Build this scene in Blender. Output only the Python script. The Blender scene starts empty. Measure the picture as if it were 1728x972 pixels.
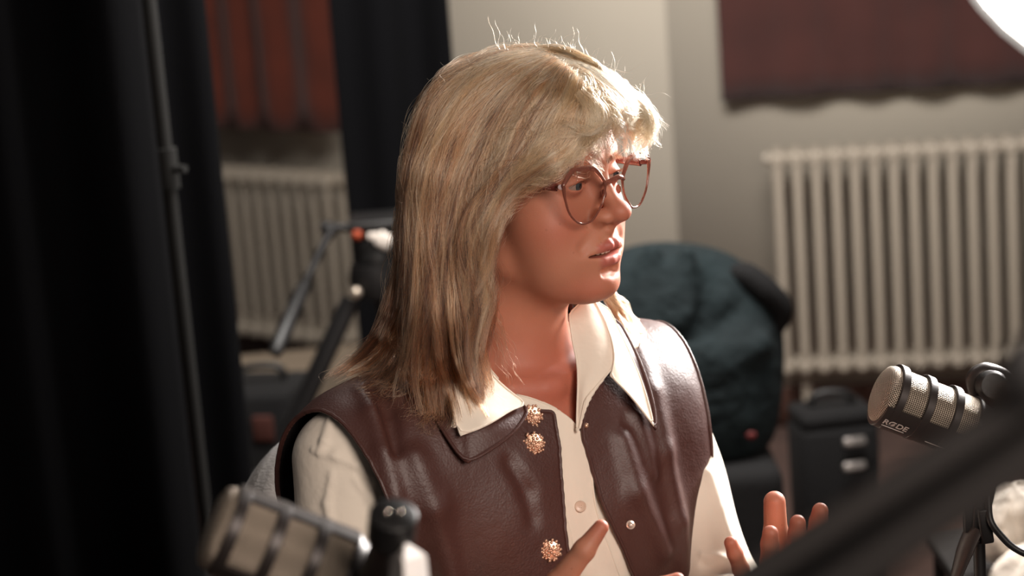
import bpy, bmesh, math, random
import numpy as np
from mathutils import Vector, Matrix
random.seed(7); RNG = np.random.default_rng(11)
SC = bpy.context.scene
COL = SC.collection
# ------------------------------------------------------------------ camera
FPX = 3504.0
TH, PH = math.radians(12.0), math.radians(4.3)
CF = np.array([0, math.cos(TH), -math.sin(TH)])
_u0 = np.array([0, math.sin(TH), math.cos(TH)]); _r0 = np.array([1.0, 0, 0])
CR = math.cos(PH)*_r0 - math.sin(PH)*_u0
CU = math.cos(PH)*_u0 + math.sin(PH)*_r0
CC = np.array([0, 0, 1.49])
cam_d = bpy.data.cameras.new('camera'); cam = bpy.data.objects.new('camera', cam_d); COL.objects.link(cam)
cam_d.sensor_width = 36; cam_d.lens = 73.0; cam_d.clip_start = 0.05; cam_d.clip_end = 60
M = Matrix.Identity(4)
for i in range(3):
    M[i][0] = CR[i]; M[i][1] = CU[i]; M[i][2] = -CF[i]; M[i][3] = CC[i]
cam.matrix_world = M
cam_d.dof.use_dof = True; cam_d.dof.focus_distance = 1.95; cam_d.dof.aperture_fstop = 4.0
SC.camera = cam
SC.view_settings.view_transform = 'Standard'; SC.view_settings.look = 'None'
SC.view_settings.gamma = 1; SC.view_settings.use_curve_mapping = False
SC.view_settings.exposure = 0.0
SC.cycles.use_denoising = True
SC.cycles.max_bounces = 8; SC.cycles.transparent_max_bounces = 12
SC.cycles.sample_clamp_indirect = 4.0
# ------------------------------------------------------------------ world, lights
W = bpy.data.worlds.new('room_ambient'); SC.world = W; W.use_nodes = True
W.node_tree.nodes['Background'].inputs[0].default_value = (0.95, 0.86, 0.80, 1)
W.node_tree.nodes['Background'].inputs[1].default_value = 0.07
def P(px, py, d):
    return CC + CF*d + CR*((px-864)*d/FPX) + CU*((486-py)*d/FPX)
def area(name, loc, tgt, size, power, color, spread=180, sizey=None):
    l = bpy.data.lights.new(name, 'AREA'); l.energy = power; l.color = color; l.size = size
    if sizey: l.shape = 'RECTANGLE'; l.size_y = sizey
    else: l.shape = 'DISK'
    l.spread = math.radians(spread)
    o = bpy.data.objects.new(name, l); COL.objects.link(o); o.location = loc
    o.rotation_euler = (Vector(tgt)-Vector(loc)).to_track_quat('-Z', 'Y').to_euler()
    return o
HEADC = P(891, 296, 2.0)
# big warm-white soft fill, added in front, right of the camera
area('front_fill_light', (0.75, 0.15, 1.75), tuple(P(860, 640, 2.0)), 0.9, 5.2, (1.0, 0.86, 0.76), spread=70)
# unseen light added at right for rims on nose, lips and chin
area('side_lamp_light', tuple(P(864, 486, 2.3)+np.array([1.30, 0.85, 0.70])), tuple(P(1000, 450, 2.0)), 0.6, 15, (1.0, 0.95, 0.91), spread=60)
# unseen overhead light added to brighten the back walls
area('ceiling_light', (0.2, 3.1, 2.55), (0.1, 4.6, 1.1), 1.4, 112, (1.0, 0.95, 0.90), sizey=0.8)
# ------------------------------------------------------------------ mesh helpers
def link(name, me, mat=None, parent=None, smooth=True):
    o = bpy.data.objects.new(name, me); COL.objects.link(o)
    if mat is not None:
        if isinstance(mat, (list, tuple)):
            for m in mat: me.materials.append(m)
        else: me.materials.append(mat)
    if parent is not None: o.parent = parent
    if smooth and hasattr(me, 'polygons') and len(me.polygons):
        me.polygons.foreach_set('use_smooth', np.ones(len(me.polygons), bool))
    return o
def npmesh(name, V, Fq, mat=None, parent=None, smooth=True, attrs=None, uv=None, auto=None):
    me = bpy.data.meshes.new(name)
    V = np.asarray(V, np.float32)
    if parent is not None and parent.get('_o') is not None:
        V = V - np.asarray(parent['_o'], np.float32)
    if isinstance(Fq, np.ndarray):
        n = Fq.shape[1]; m = len(Fq)
        me.vertices.add(len(V)); me.vertices.foreach_set('co', V.ravel())
        me.loops.add(m*n); me.loops.foreach_set('vertex_index', Fq.astype(np.int32).ravel())
        me.polygons.add(m); me.polygons.foreach_set('loop_start', (np.arange(m)*n).astype(np.int32))
        me.polygons.foreach_set('loop_total', np.full(m, n, np.int32))
        me.update(calc_edges=True); me.validate()
    else:
        me.from_pydata([tuple(map(float, v)) for v in V], [], [tuple(int(i) for i in q) for q in Fq]); me.update()
    if attrs:
        for k, a in attrs.items():
            at = me.attributes.new(k, 'FLOAT', 'POINT'); at.data.foreach_set('value', np.asarray(a, np.float32))
    if uv is not None:
        l = me.uv_layers.new(name='UVMap'); vi = np.zeros(len(me.loops), np.int32); me.loops.foreach_get('vertex_index', vi)
        l.data.foreach_set('uv', np.asarray(uv, np.float32)[vi].ravel())
    o = link(name, me, mat, parent, smooth)
    if auto: sharp(o, auto)
    return o
def sharp(o, deg=40):
    me = o.data; bm = bmesh.new(); bm.from_mesh(me); a = math.radians(deg)
    for e in bm.edges:
        if len(e.link_faces) == 2 and e.calc_face_angle(0) > a: e.smooth = False
    bm.to_mesh(me); bm.free()
def tag(o, label=None, cat=None, group=None, kind=None):
    if label: o['label'] = label
    if cat: o['category'] = cat
    if group: o['group'] = group
    if kind: o['kind'] = kind
    return o
def thing(name, label, cat, loc, group=None):
    o = bpy.data.objects.new(name, None); COL.objects.link(o); o.location = tuple(map(float, loc)); o.empty_display_size = 0.05
    o['_o'] = [float(v) for v in loc]
    return tag(o, label, cat, group)
def fin():
    for o in bpy.data.objects:
        if '_o' in o: del o['_o']
class MB:
    """collects pieces given in world metres, builds ONE mesh object"""
    def __init__(s): s.V = []; s.F = []; s.n = 0
    def add(s, V, F):
        V = np.asarray(V, float); s.V.append(V); s.F += [tuple(i+s.n for i in f) for f in F]; s.n += len(V); return s
    def box(s, c, size, rot=None, bev=0.0):
        c = np.asarray(c, float); h = np.asarray(size, float)/2
        bm = bmesh.new(); bmesh.ops.create_cube(bm, size=1)
        for v in bm.verts: v.co = Vector([v.co[i]*2*h[i] for i in range(3)])
        if bev > 0: bmesh.ops.bevel(bm, geom=bm.edges[:], offset=bev, segments=3, affect='EDGES', profile=0.5)
        bm.verts.index_update()
        V = np.array([v.co[:] for v in bm.verts]); F = [tuple(v.index for v in f.verts) for f in bm.faces]; bm.free()
        if rot is not None: V = V @ np.asarray(rot, float).T
        return s.add(V + c, F)
    def lathe(s, o, axis, prof, seg=48, up=None, cap=True, ell=1.0):
        """prof: list of (t along axis, radius)"""
        o = np.asarray(o, float); A, B, Cx = frame(axis, up)
        V = []; F = []
        a = np.linspace(0, 2*np.pi, seg, endpoint=False)
        for t, r in prof:
            V.append(o + A*t + np.outer(np.cos(a)*r, B) + np.outer(np.sin(a)*r*ell, Cx))
        V = np.concatenate(V)
        for i in range(len(prof)-1):
            for j in range(seg):
                k = (j+1) % seg; F.append((i*seg+j, i*seg+k, (i+1)*seg+k, (i+1)*seg+j))
        if cap:
            F.append(tuple(range(seg-1, -1, -1))); F.append(tuple((len(prof)-1)*seg+j for j in range(seg)))
        return s.add(V, F)
    def tube(s, pts, rad, seg=10, sub=0, flat=1.0, up=None, closed=False):
        pts = np.asarray(pts, float)
        rad = np.full(len(pts), rad, float) if np.isscalar(rad) else np.asarray(rad, float)
        if sub: pts, rad = spline(pts, sub, closed), np.interp(np.linspace(0, 1, (len(pts)-(0 if closed else 1))*sub+(0 if closed else 1)), np.linspace(0, 1, len(rad)), rad)
        n = len(pts)
        if closed: T = np.roll(pts, -1, 0)-np.roll(pts, 1, 0)
        else: T = np.gradient(pts, axis=0)
        T /= np.linalg.norm(T, axis=1)[:, None]+1e-12
        ref = np.array(up if up is not None else ([0, 0, 1.0] if abs(T[0][2]) < .9 else [1.0, 0, 0]))
        V = []; a = np.linspace(0, 2*np.pi, seg, endpoint=False)
        for i in range(n):
            b = ref - T[i]*(ref@T[i]); nb = np.linalg.norm(b); b = b/nb if nb > 1e-6 else b
            if up is None: ref = b
            c = np.cross(T[i], b)
            V.append(pts[i] + np.outer(np.cos(a)*rad[i]*flat, b) + np.outer(np.sin(a)*rad[i], c))
        V = np.concatenate(V); F = []
        for i in range(n if closed else n-1):
            i2 = (i+1) % n
            for j in range(seg):
                k = (j+1) % seg; F.append((i*seg+j, i*seg+k, i2*seg+k, i2*seg+j))
        if not closed:
            F.append(tuple(range(seg-1, -1, -1))); F.append(tuple((n-1)*seg+j for j in range(seg)))
        return s.add(V, F)
    def ball(s, c, r, seg=24, rings=14, R=None, p=1.0):
        th = np.linspace(0, np.pi, rings+1); a = np.linspace(0, 2*np.pi, seg, endpoint=False)
        r = np.asarray(r if not np.isscalar(r) else (r, r, r), float)
        V = [np.array([0, 0, 1.0])]
        for t in th[1:-1]:
            for q in a: V.append(np.array([math.sin(t)*math.cos(q), math.sin(t)*math.sin(q), math.cos(t)]))
        V.append(np.array([0, 0, -1.0])); V = np.array(V)
        if p != 1.0: V = np.sign(V)*np.abs(V)**p
        V = V*r
        if R is not None: V = V @ np.asarray(R).T
        F = [(0, 1+j, 1+(j+1) % seg) for j in range(seg)]
        for i in range(rings-2):
            b = 1+i*seg
            for j in range(seg): k = (j+1) % seg; F.append((b+j, b+seg+j, b+seg+k, b+k))
        b = 1+(rings-2)*seg; e = len(V)-1
        F += [(b+j, e, b+(j+1) % seg) for j in range(seg)]
        return s.add(V+np.asarray(c, float), F)
    def build(s, name, mat, parent=None, smooth=True, auto=40, normals=True):
        V = np.concatenate(s.V)
        if parent is not None and parent.get('_o') is not None: V = V-np.asarray(parent['_o'])
        me = bpy.data.meshes.new(name); me.from_pydata(V.tolist(), [], s.F); me.update()
        bm = bmesh.new(); bm.from_mesh(me)
        if normals: bmesh.ops.recalc_face_normals(bm, faces=bm.faces[:])
        if auto:
            a = math.radians(auto)
            for e in bm.edges:
                if len(e.link_faces) == 2 and e.calc_face_angle(0) > a: e.smooth = False
        bm.to_mesh(me); bm.free()
        return link(name, me, mat, parent, smooth)
def frame(axis, up=None):
    A = np.asarray(axis, float); A = A/np.linalg.norm(A)
    u = np.asarray(up if up is not None else ([0, 0, 1] if abs(A[2]) < .9 else [1, 0, 0]), float)
    B = u-A*(u@A); B /= np.linalg.norm(B); return A, B, np.cross(A, B)
def spline(p, sub, closed=False):
    p = np.asarray(p, float); n = len(p)
    if closed: q = np.concatenate([p[-1:], p, p[:2]]); m = n
    else: q = np.concatenate([2*p[:1]-p[1:2], p, 2*p[-1:]-p[-2:-1]]); m = n-1
    out = []
    for i in range(m):
        a, b, c, d = q[i:i+4]
        for t in np.arange(sub)/sub:
            out.append(.5*((2*b)+(c-a)*t+(2*a-5*b+4*c-d)*t*t+(3*b-a-3*c+d)*t**3))
    if not closed: out.append(p[-1])
    return np.array(out)
def resamp(p, n):
    p = np.asarray(p, float); d = np.concatenate([[0], np.cumsum(np.linalg.norm(np.diff(p, axis=0), axis=1))])
    t = np.linspace(0, d[-1], n); return np.stack([np.interp(t, d, p[:, k]) for k in range(p.shape[1])], 1)
# ------------------------------------------------------------------ materials
def srgb(r, g, b):
    f = lambda c: (c/255/12.92) if c/255 <= .04045 else ((c/255+.055)/1.055)**2.4
    return (f(r), f(g), f(b), 1)
def mat(name, col, rough=.5, metal=0, noise=None, bump=None, sheen=0, coat=0, trans=0, ior=1.45, sss=0, alpha=1, spec=.5):
    m = bpy.data.materials.new(name); m.use_nodes = True; nt = m.node_tree; b = nt.nodes['Principled BSDF']
    if len(col) == 3: col = (*col, 1)
    b.inputs['Base Color'].default_value = col; b.inputs['Roughness'].default_value = rough; b.inputs['Metallic'].default_value = metal
    b.inputs['Sheen Weight'].default_value = sheen; b.inputs['Coat Weight'].default_value = coat
    b.inputs['Transmission Weight'].default_value = trans; b.inputs['IOR'].default_value = ior; b.inputs['Specular IOR Level'].default_value = spec
    if sss:
        b.inputs['Subsurface Weight'].default_value = sss; b.inputs['Subsurface Radius'].default_value = (1, .35, .2); b.inputs['Subsurface Scale'].default_value = .006
    tc = nt.nodes.new('ShaderNodeTexCoord')
    if noise:   # (scale, col2, lo, hi)
        n = nt.nodes.new('ShaderNodeTexNoise'); n.inputs['Scale'].default_value = noise[0]; n.inputs['Detail'].default_value = 5
        nt.links.new(tc.outputs['Object'], n.inputs['Vector'])
        r = nt.nodes.new('ShaderNodeValToRGB'); r.color_ramp.elements[0].position = noise[2]; r.color_ramp.elements[1].position = noise[3]
        c2 = noise[1] if len(noise[1]) == 4 else (*noise[1], 1)
        r.color_ramp.elements[0].color = col; r.color_ramp.elements[1].color = c2
        nt.links.new(n.outputs['Fac'], r.inputs['Fac']); nt.links.new(r.outputs['Color'], b.inputs['Base Color'])
    if bump:    # (kind, scale, strength, distance)
        k = {'noise': 'ShaderNodeTexNoise', 'voronoi': 'ShaderNodeTexVoronoi'}[bump[0]]
        n = nt.nodes.new(k); n.inputs['Scale'].default_value = bump[1]; nt.links.new(tc.outputs['Object'], n.inputs['Vector'])
        bp = nt.nodes.new('ShaderNodeBump'); bp.inputs['Strength'].default_value = bump[2]; bp.inputs['Distance'].default_value = bump[3]
        nt.links.new(n.outputs[0], bp.inputs['Height']); nt.links.new(bp.outputs['Normal'], b.inputs['Normal'])
    return m
def emit(name, col, st):
    m = bpy.data.materials.new(name); m.use_nodes = True; nt = m.node_tree; nt.nodes.clear()
    e = nt.nodes.new('ShaderNodeEmission'); e.inputs[0].default_value = col; e.inputs[1].default_value = st
    o = nt.nodes.new('ShaderNodeOutputMaterial'); nt.links.new(e.outputs[0], o.inputs[0]); return m
# ------------------------------------------------------------------ implicit surfaces
def smin(a, b, k):
    h = np.maximum(k-np.abs(a-b), 0)/k; return np.minimum(a, b)-h*h*k*.25
def smax(a, b, k): return -smin(-a, -b, k)
def sE(p, c, r, R=None):
    q = p-np.asarray(c, np.float32)
    if R is not None: q = q@np.asarray(R, np.float32)
    r = np.asarray(r, np.float32)
    k0 = np.sqrt(((q/r)**2).sum(-1)); k1 = np.sqrt(((q/(r*r))**2).sum(-1))+1e-9
    return k0*(k0-1)/k1
def sC(p, a, b, ra, rb=None):
    rb = ra if rb is None else rb
    a = np.asarray(a, np.float32); b = np.asarray(b, np.float32)
    ab = b-a; t = np.clip(((p-a)@ab)/(ab@ab+1e-12), 0, 1)
    return np.linalg.norm(p-a-t[..., None]*ab, axis=-1)-(ra+(rb-ra)*t)
def sPoly(p, pts, rs, k):
    d = None
    for i in range(len(pts)-1):
        e = sC(p, pts[i], pts[i+1], rs[i], rs[i+1]); d = e if d is None else smin(d, e, k)
    return d
def rotE(x=0, y=0, z=0):
    return np.array((Matrix.Rotation(math.radians(z), 3, 'Z')@Matrix.Rotation(math.radians(y), 3, 'Y')@Matrix.Rotation(math.radians(x), 3, 'X')))
def surfnets(fn, lo, hi, h, B=8, newton=2):
    lo = np.asarray(lo, float); hi = np.asarray(hi, float)
    nb = np.ceil((hi-lo)/(h*B)).astype(int)
    g = np.stack(np.meshgrid(*[np.arange(n) for n in nb], indexing='ij'), -1).reshape(-1, 3)
    ctr = lo+(g+.5)*h*B
    d = fn(ctr.astype(np.float32)); g = g[np.abs(d) < h*B*.87*1.5]
    loc = np.stack(np.meshgrid(*[np.arange(B+1)]*3, indexing='ij'), -1).reshape(-1, 3)
    N = nb*B+2; key = lambda c: (c[..., 0]*N[1]+c[..., 1])*N[2]+c[..., 2]
    cells = []; vals = []
    for s in range(0, len(g), 400):
        gb = g[s:s+400]; idx = gb[:, None, :]*B+loc[None]
        v = fn((lo+idx.reshape(-1, 3)*h).astype(np.float32)).reshape(len(gb), B+1, B+1, B+1)
        st = np.stack([v[:, i:B+i, j:B+j, k:B+k] for i in (0, 1) for j in (0, 1) for k in (0, 1)], -1)
        mix = (st.min(-1) < 0) & (st.max(-1) >= 0)
        w = np.nonzero(mix); cells.append(gb[w[0]]*B+np.stack(w[1:], -1)); vals.append(st[mix])
    c = np.concatenate(cells); v = np.concatenate(vals)
    K = key(c); o = np.argsort(K); c, v, K = c[o], v[o], K[o]
    corner = np.array([(i, j, k) for i in (0, 1) for j in (0, 1) for k in (0, 1)], float)
    acc = np.zeros((len(c), 3)); cnt = np.zeros(len(c))
    for a in range(8):
        for b in range(a+1, 8):
            if np.abs(corner[a]-corner[b]).sum() == 1:
                m = (v[:, a] < 0) != (v[:, b] < 0); t = v[m, a]/(v[m, a]-v[m, b])
                acc[m] += corner[a]+(corner[b]-corner[a])*t[:, None]; cnt[m] += 1
    Vv = lo+(c+acc/cnt[:, None])*h
    quads = []
    def find(cc):
        k = key(cc); i = np.searchsorted(K, k); i = np.minimum(i, len(K)-1); return np.where(K[i] == k, i, -1)
    for ax in range(3):
        e = np.zeros(3, int); e[ax] = 1; ib = int(e@[4, 2, 1])
        m = (v[:, 0] < 0) != (v[:, ib] < 0); cc = c[m]; inside = v[m, 0] < 0
        a1, a2 = [(1, 2), (2, 0), (0, 1)][ax]
        e1 = np.zeros(3, int); e1[a1] = 1; e2 = np.zeros(3, int); e2[a2] = 1
        q = np.stack([find(cc), find(cc-e1), find(cc-e1-e2), find(cc-e2)], 1)
        ok = (q >= 0).all(1); q = q[ok]; ins = inside[ok]
        q[~ins] = q[~ins][:, ::-1]; quads.append(q)
    Q = np.concatenate(quads)
    for _ in range(newton):
        n = grad(fn, Vv, h*.5); d = fn(Vv.astype(np.float32))
        st = np.clip(d, -h, h); Vv = Vv-n*st[:, None]
    return Vv, Q
def grad(fn, V, e):
    V = np.asarray(V, np.float64); n = np.zeros_like(V)
    for s in ((1, -1, -1), (-1, -1, 1), (-1, 1, -1), (1, 1, 1)):
        s = np.array(s, float); n += s*np.asarray(fn((V+s*e).astype(np.float32)), float)[:, None]
    return n/(np.linalg.norm(n, axis=1)[:, None]+1e-12)
# ------------------------------------------------------------------ room shell
M_WALL = mat('cream_painted_wall', srgb(194, 185, 170), .9, noise=(1.2, srgb(187, 178, 163), .3, .7), bump=('noise', 90, .12, .002))
M_FLOOR = mat('brown_carpet', srgb(92, 70, 62), .95, noise=(14, srgb(74, 56, 50), .3, .7), bump=('noise', 300, .5, .004))
M_BASE = mat('dark_baseboard', srgb(96, 66, 56), .6)
def floor_xy(px, d): p = P(px, 486, d); return np.array([p[0], p[1]])
CORN = floor_xy(1150, 5.25); RW = floor_xy(2300, 5.05); LW = floor_xy(-500, 8.2)
LW = CORN+(floor_xy(385, 6.75)-CORN)*2.6
def slab(name, a, b, z0, z1, th, m, off=0.0):
    a = np.asarray(a); b = np.asarray(b); u = (b-a)/np.linalg.norm(b-a); n = np.array([-u[1], u[0]])
    if n[1] < 0: n = -n
    mb = MB(); V = []
    for p in (a, b):
        for o in (off, off+th):
            for z in (z0, z1): V.append([p[0]+n[0]*o, p[1]+n[1]*o, z])
    mb.add(V, [(0, 1, 5, 4), (2, 6, 7, 3), (0, 2, 3, 1), (4, 5, 7, 6), (1, 3, 7, 5), (0, 4, 6, 2)]); return mb.build(name, m)
tag(slab('wall_right', CORN, RW, 0, 3.0, .12, M_WALL), kind='structure')
tag(slab('wall_back', LW, CORN, 0, 3.0, .12, M_WALL), kind='structure')
b = MB(); b.box((0, 3.6, -.05), (9, 12, .1)); tag(b.build('floor', M_FLOOR), kind='structure')
tag(slab('baseboard_right', CORN, RW, 0, .10, .02, M_BASE, -.02), kind='structure')
tag(slab('baseboard_back', LW, CORN, 0, .10, .02, M_BASE, -.02), kind='structure')
# ------------------------------------------------------------------ radiators
M_RAD = mat('cream_radiator_enamel', srgb(160, 149, 135), .45)
def radiator(label, a, b, z0, z1, pitch, off, r=.0135):
    """column radiator standing off a wall from floor point a to b"""
    a = np.asarray(a); b = np.asarray(b); u = (b-a)/np.linalg.norm(b-a); n = np.array([-u[1], u[0]]); n = n if n[1] < 0 else -n
    L = np.linalg.norm(b-a); k = int(L/pitch); c = a+n*off
    t = thing('radiator', label, 'radiator', (c[0]+u[0]*L/2, c[1]+u[1]*L/2, 0), )
    U3 = np.array([u[0], u[1], 0]); N3 = np.array([n[0], n[1], 0])
    for i in range(k):
        o = np.array([c[0], c[1], 0])+U3*(i+.5)*pitch; m = MB()
        for dn in ((-.045, 0, .045) if r > .012 else (-.03, .03)):
            q = [o+N3*dn+np.array([0, 0, z]) for z in (z0+.03, z0+.05, z1-.05, z1-.03)]
            m.tube(q, [r*.75, r, r, r*.75], 12, up=N3)
        for z in (z0+.028, z1-.028):
            m.tube([o-N3*.058+np.array([0, 0, z]), o-N3*.05+np.array([0, 0, z]), o+N3*.05+np.array([0, 0, z]), o+N3*.058+np.array([0, 0, z])], [.012, .021, .021, .012], 12)
        m.build('section', M_RAD, t)
    for z in (z0+.028, z1-.028):
        m = MB(); m.tube([np.array([c[0], c[1], z])-U3*.01, np.array([c[0], c[1], z])+U3*(k*pitch+.01)], .014, 14); m.build('header_pipe', M_RAD, t)
    for i in (1, k-2):
        m = MB(); o = np.array([c[0], c[1], 0])+U3*(i+.5)*pitch; m.box(o+np.array([0, 0, (z0+.02)/2]), (.02, .02, z0+.02), bev=.003); m.box(o+np.array([0, 0, .004]), (.05, .05, .008)); m.build('foot', M_RAD, t)
    return t
ra = CORN+(RW-CORN)*((1312-1150)/(2300-1150)); rb = CORN+(RW-CORN)*((1860-1150)/(2300-1150))
radiator('cream column radiator under the dark red curtain, behind the right microphone', ra, rb, .17, .735, .0457, .14)
la = floor_xy(385, 6.55); lb = floor_xy(640, 6.12)
radiator('cream column radiator seen between the black curtains at left', la, lb, .085, .61, .058, .10, r=.0115)
# ------------------------------------------------------------------ curtains
def drape(name, label, a, b, z0, z1, m, amp, wl, off=0.0, seed=1, n=None, th=.004, group=None, hem=.0):
    a = np.asarray(a, float); b = np.asarray(b, float); u = (b-a)/np.linalg.norm(b-a); nn = np.array([-u[1], u[0]]); nn = nn if nn[1] < 0 else -nn
    L = np.linalg.norm(b-a); nx = n or int(L/wl*14)+2; nz = 26; rg = np.random.default_rng(seed)
    s = np.linspace(0, L, nx); ph = rg.uniform(0, 6, 4); V = []
    for j in range(nz):
        f = j/(nz-1); z = z0+(z1-z0)*f+0*s
        w = np.sin(s/wl*6.283+ph[0]+.5*np.sin(s/wl*1.7+ph[1])+.25*np.sin(f*3+ph[3]))*amp*(1-.35*f)+np.sin(s/wl*2.9+ph[2]+f)*amp*.4
        w = np.sign(w)*np.abs(w/amp)**.8*amp
        xy = a+np.outer(s, u)+np.outer(w+off, nn); V.append(np.concatenate([xy, (z+(hem*np.sin(s/wl*6.28) if j == 0 else 0))[:, None]], 1))
    V = np.concatenate(V); i, j = np.meshgrid(np.arange(nz-1), np.arange(nx-1), indexing='ij'); q = (i*nx+j).ravel()
    c = (a+b)/2; t = npmesh(name, V-np.array([c[0], c[1], 0]), np.stack([q, q+1, q+nx+1, q+nx], 1), m); t.location = (c[0], c[1], 0)
    md = t.modifiers.new('thickness', 'SOLIDIFY'); md.thickness = th; md.offset = 0
    return tag(t, label, 'curtain', group)
M_RED = mat('dark_red_curtain', srgb(66, 32, 27), .95, noise=(7, srgb(56, 27, 23), .3, .7), bump=('noise', 220, .3, .003), sheen=.3)
M_RUST = mat('rust_red_curtain', srgb(104, 46, 30), .95, noise=(7, srgb(84, 38, 26), .3, .7), bump=('noise', 220, .3, .003), sheen=.2)
M_BLK = mat('black_molton', srgb(8, 8, 10), 1.0, bump=('noise', 200, .3, .003), spec=.1)
d0 = CORN+(RW-CORN)*((1239-1150)/1150); d1 = CORN+(RW-CORN)*((2100-1150)/1150)
drape('curtain', 'dark red curtain hanging over the right radiator beside the round lamp', d0, d1, .84, 2.6, M_RED, .009, .16, off=.04, seed=3)
drape('curtain', 'rust red curtain in the gap between the black curtains', floor_xy(300, 6.7), floor_xy(640, 6.08), .715, 2.6, M_RUST, .016, .17, off=.03, seed=9)
drape('black_curtain', 'wide black curtain filling the left edge of the picture', floor_xy(-260, 2.85), floor_xy(292, 3.0), .01, 2.5, M_BLK, .035, .17, seed=4)
drape('black_curtain', 'narrow black curtain right of the thin grey stand pole', floor_xy(318, 3.35), floor_xy(392, 3.4), .01, 2.5, M_BLK, .02, .12, seed=5)
drape('black_curtain', 'black curtain behind the woman\'s head at left of the bare cream wall', floor_xy(600, 4.3), floor_xy(790, 4.35), .01, 2.5, M_BLK, .03, .13, seed=6)
# thin stand that holds the black cloth
M_POLE = mat('grey_stand_metal', srgb(20, 19, 17), .8, metal=0)
q = floor_xy(304, 3.12); st = thing('backdrop_stand', 'thin grey backdrop stand pole between two black curtains', 'stand', (q[0], q[1], 0))
b = MB(); b.tube([(q[0], q[1], .02), (q[0], q[1], 2.45)], .011, 14); b.build('pole', M_POLE, st)
b = MB(); b.tube([(q[0], q[1], 1.03), (q[0], q[1], 1.09)], .017, 16); b.tube([(q[0], q[1], 1.06), (q[0]+.03, q[1]-.02, 1.06)], .006, 10); b.build('clamp_collar', M_POLE, st)
for a in (0.5, 2.6, 4.7):
    b = MB(); b.tube([(q[0], q[1], .45), (q[0]+.35*math.cos(a), q[1]+.35*math.sin(a), .012)], .009, 10); b.build('leg', M_POLE, st)
# ------------------------------------------------------------------ head space: mm, +x her right, +y forward, +z up
HR = rotE(z=232.5) @ rotE(x=-1.0)
def H2W(p): return HEADC + (np.asarray(p, float)/1000) @ HR.T
def W2H(p): return ((p-HEADC.astype(np.float32)) @ HR.astype(np.float32))*1000
def sd_head(q):
    x = np.abs(q[:, 0]); s = np.stack([x, q[:, 1], q[:, 2]], -1)
    d = sE(s, (0, -5, 34), (72, 93, 75))
    d = smin(d, sE(s, (0, 26, -28), (61, 58, 84)), 22)
    d = smin(d, sC(s, (48, 8, -72), (15, 70, -99), 15, 13), 26)
    d = smin(d, sE(s, (0, 76, -99), (19, 18, 15)), 14)
    d = smin(d, sE(s, (0, 38, -96), (38, 42, 22)), 22)       # soft under-chin
    d = smin(d, sE(s, (43, 48, -40), (25, 27, 30)), 24)      # cheek
    d = smin(d, sE(s, (36, 52, -72), (20, 22, 24)), 22)      # jowl
    d = smin(d, sC(s, (8, 78, 21), (40, 64, 22), 9, 8), 18) # brow ridge
    d = smax(d, -sE(s, (28, 95, 0), (20, 19, 14)), 14)      # socket
    d = smin(d, sE(s, (31, 69, 0), (15, 14.5, 12)), 5)      # lids over ball
    d = smin(d, sC(s, (0, 80, 6), (0, 101, -26), 6, 8.5), 13)
    d = smin(d, sE(s, (0, 104, -29), (11.5, 11.5, 10)), 6)
    d = smin(d, sE(s, (12.5, 91, -34), (8, 11, 8.5)), 6)
    d = smin(d, sC(s, (0, 98, -38), (0, 92, -45), 4.5, 4), 6)
    d = smax(d, -sE(s, (7, 97, -44.5), (3.4, 6, 4.5)), 2.5)
    d = smin(d, sE(s, (0, 73, -66), (34, 19, 25)), 16)     # muzzle
    up = sPoly(s, [(0, 93, -62), (5, 93.5, -60.8), (15, 89, -62.5), (34, 71, -69.5)], [3.9, 4.3, 3.4, 1.6], 3)
    d = smin(d, up, 4)
    lw = sPoly(s, [(0, 91, -76), (11, 88.5, -75.2), (34, 71, -71)], [5.6, 5.1, 1.6], 3)
    d = smin(d, lw, 4)
    d = smax(d, -sC(s, (0, 90, -87.5), (9, 88, -87), 2.0, 1.2), 10)
    d = smax(d, -sE(s, (0, 86, -69), (28, 15, 2.4)), 1.6)  # open lips
    d = smax(d, -sC(s, (33, 75, -70), (36, 72, -72.5), .8, .5), 5)
    d = smax(d, -sC(s, (17, 95, -41), (33, 83, -60), .5, .3), 12) # smile line
    d = smax(d, -sE(s, (31, 83, -1), (12.5, 12, 3.0)), 2.0)  # eye opening
    ear = sE(s, (70, -8, -14), (5, 16, 29), rotE(x=12, z=-18))
    ear = smax(ear, -sE(s, (75, -6, -10), (4, 9, 16), rotE(x=12, z=-18)), 4)
    d = smin(d, ear, 5)
    return d
LIPS = lambda q: np.minimum(sPoly(np.stack([np.abs(q[:, 0]), q[:, 1], q[:, 2]], -1), [(0, 93, -62), (5, 93.5, -60.8), (15, 89, -62.5), (34, 71, -69.5)], [3.9, 4.3, 3.4, 1.6], 3),
                  sPoly(np.stack([np.abs(q[:, 0]), q[:, 1], q[:, 2]], -1), [(0, 91, -76), (11, 88.5, -75.2), (34, 71, -71)], [5.6, 5.1, 1.6], 3))
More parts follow.
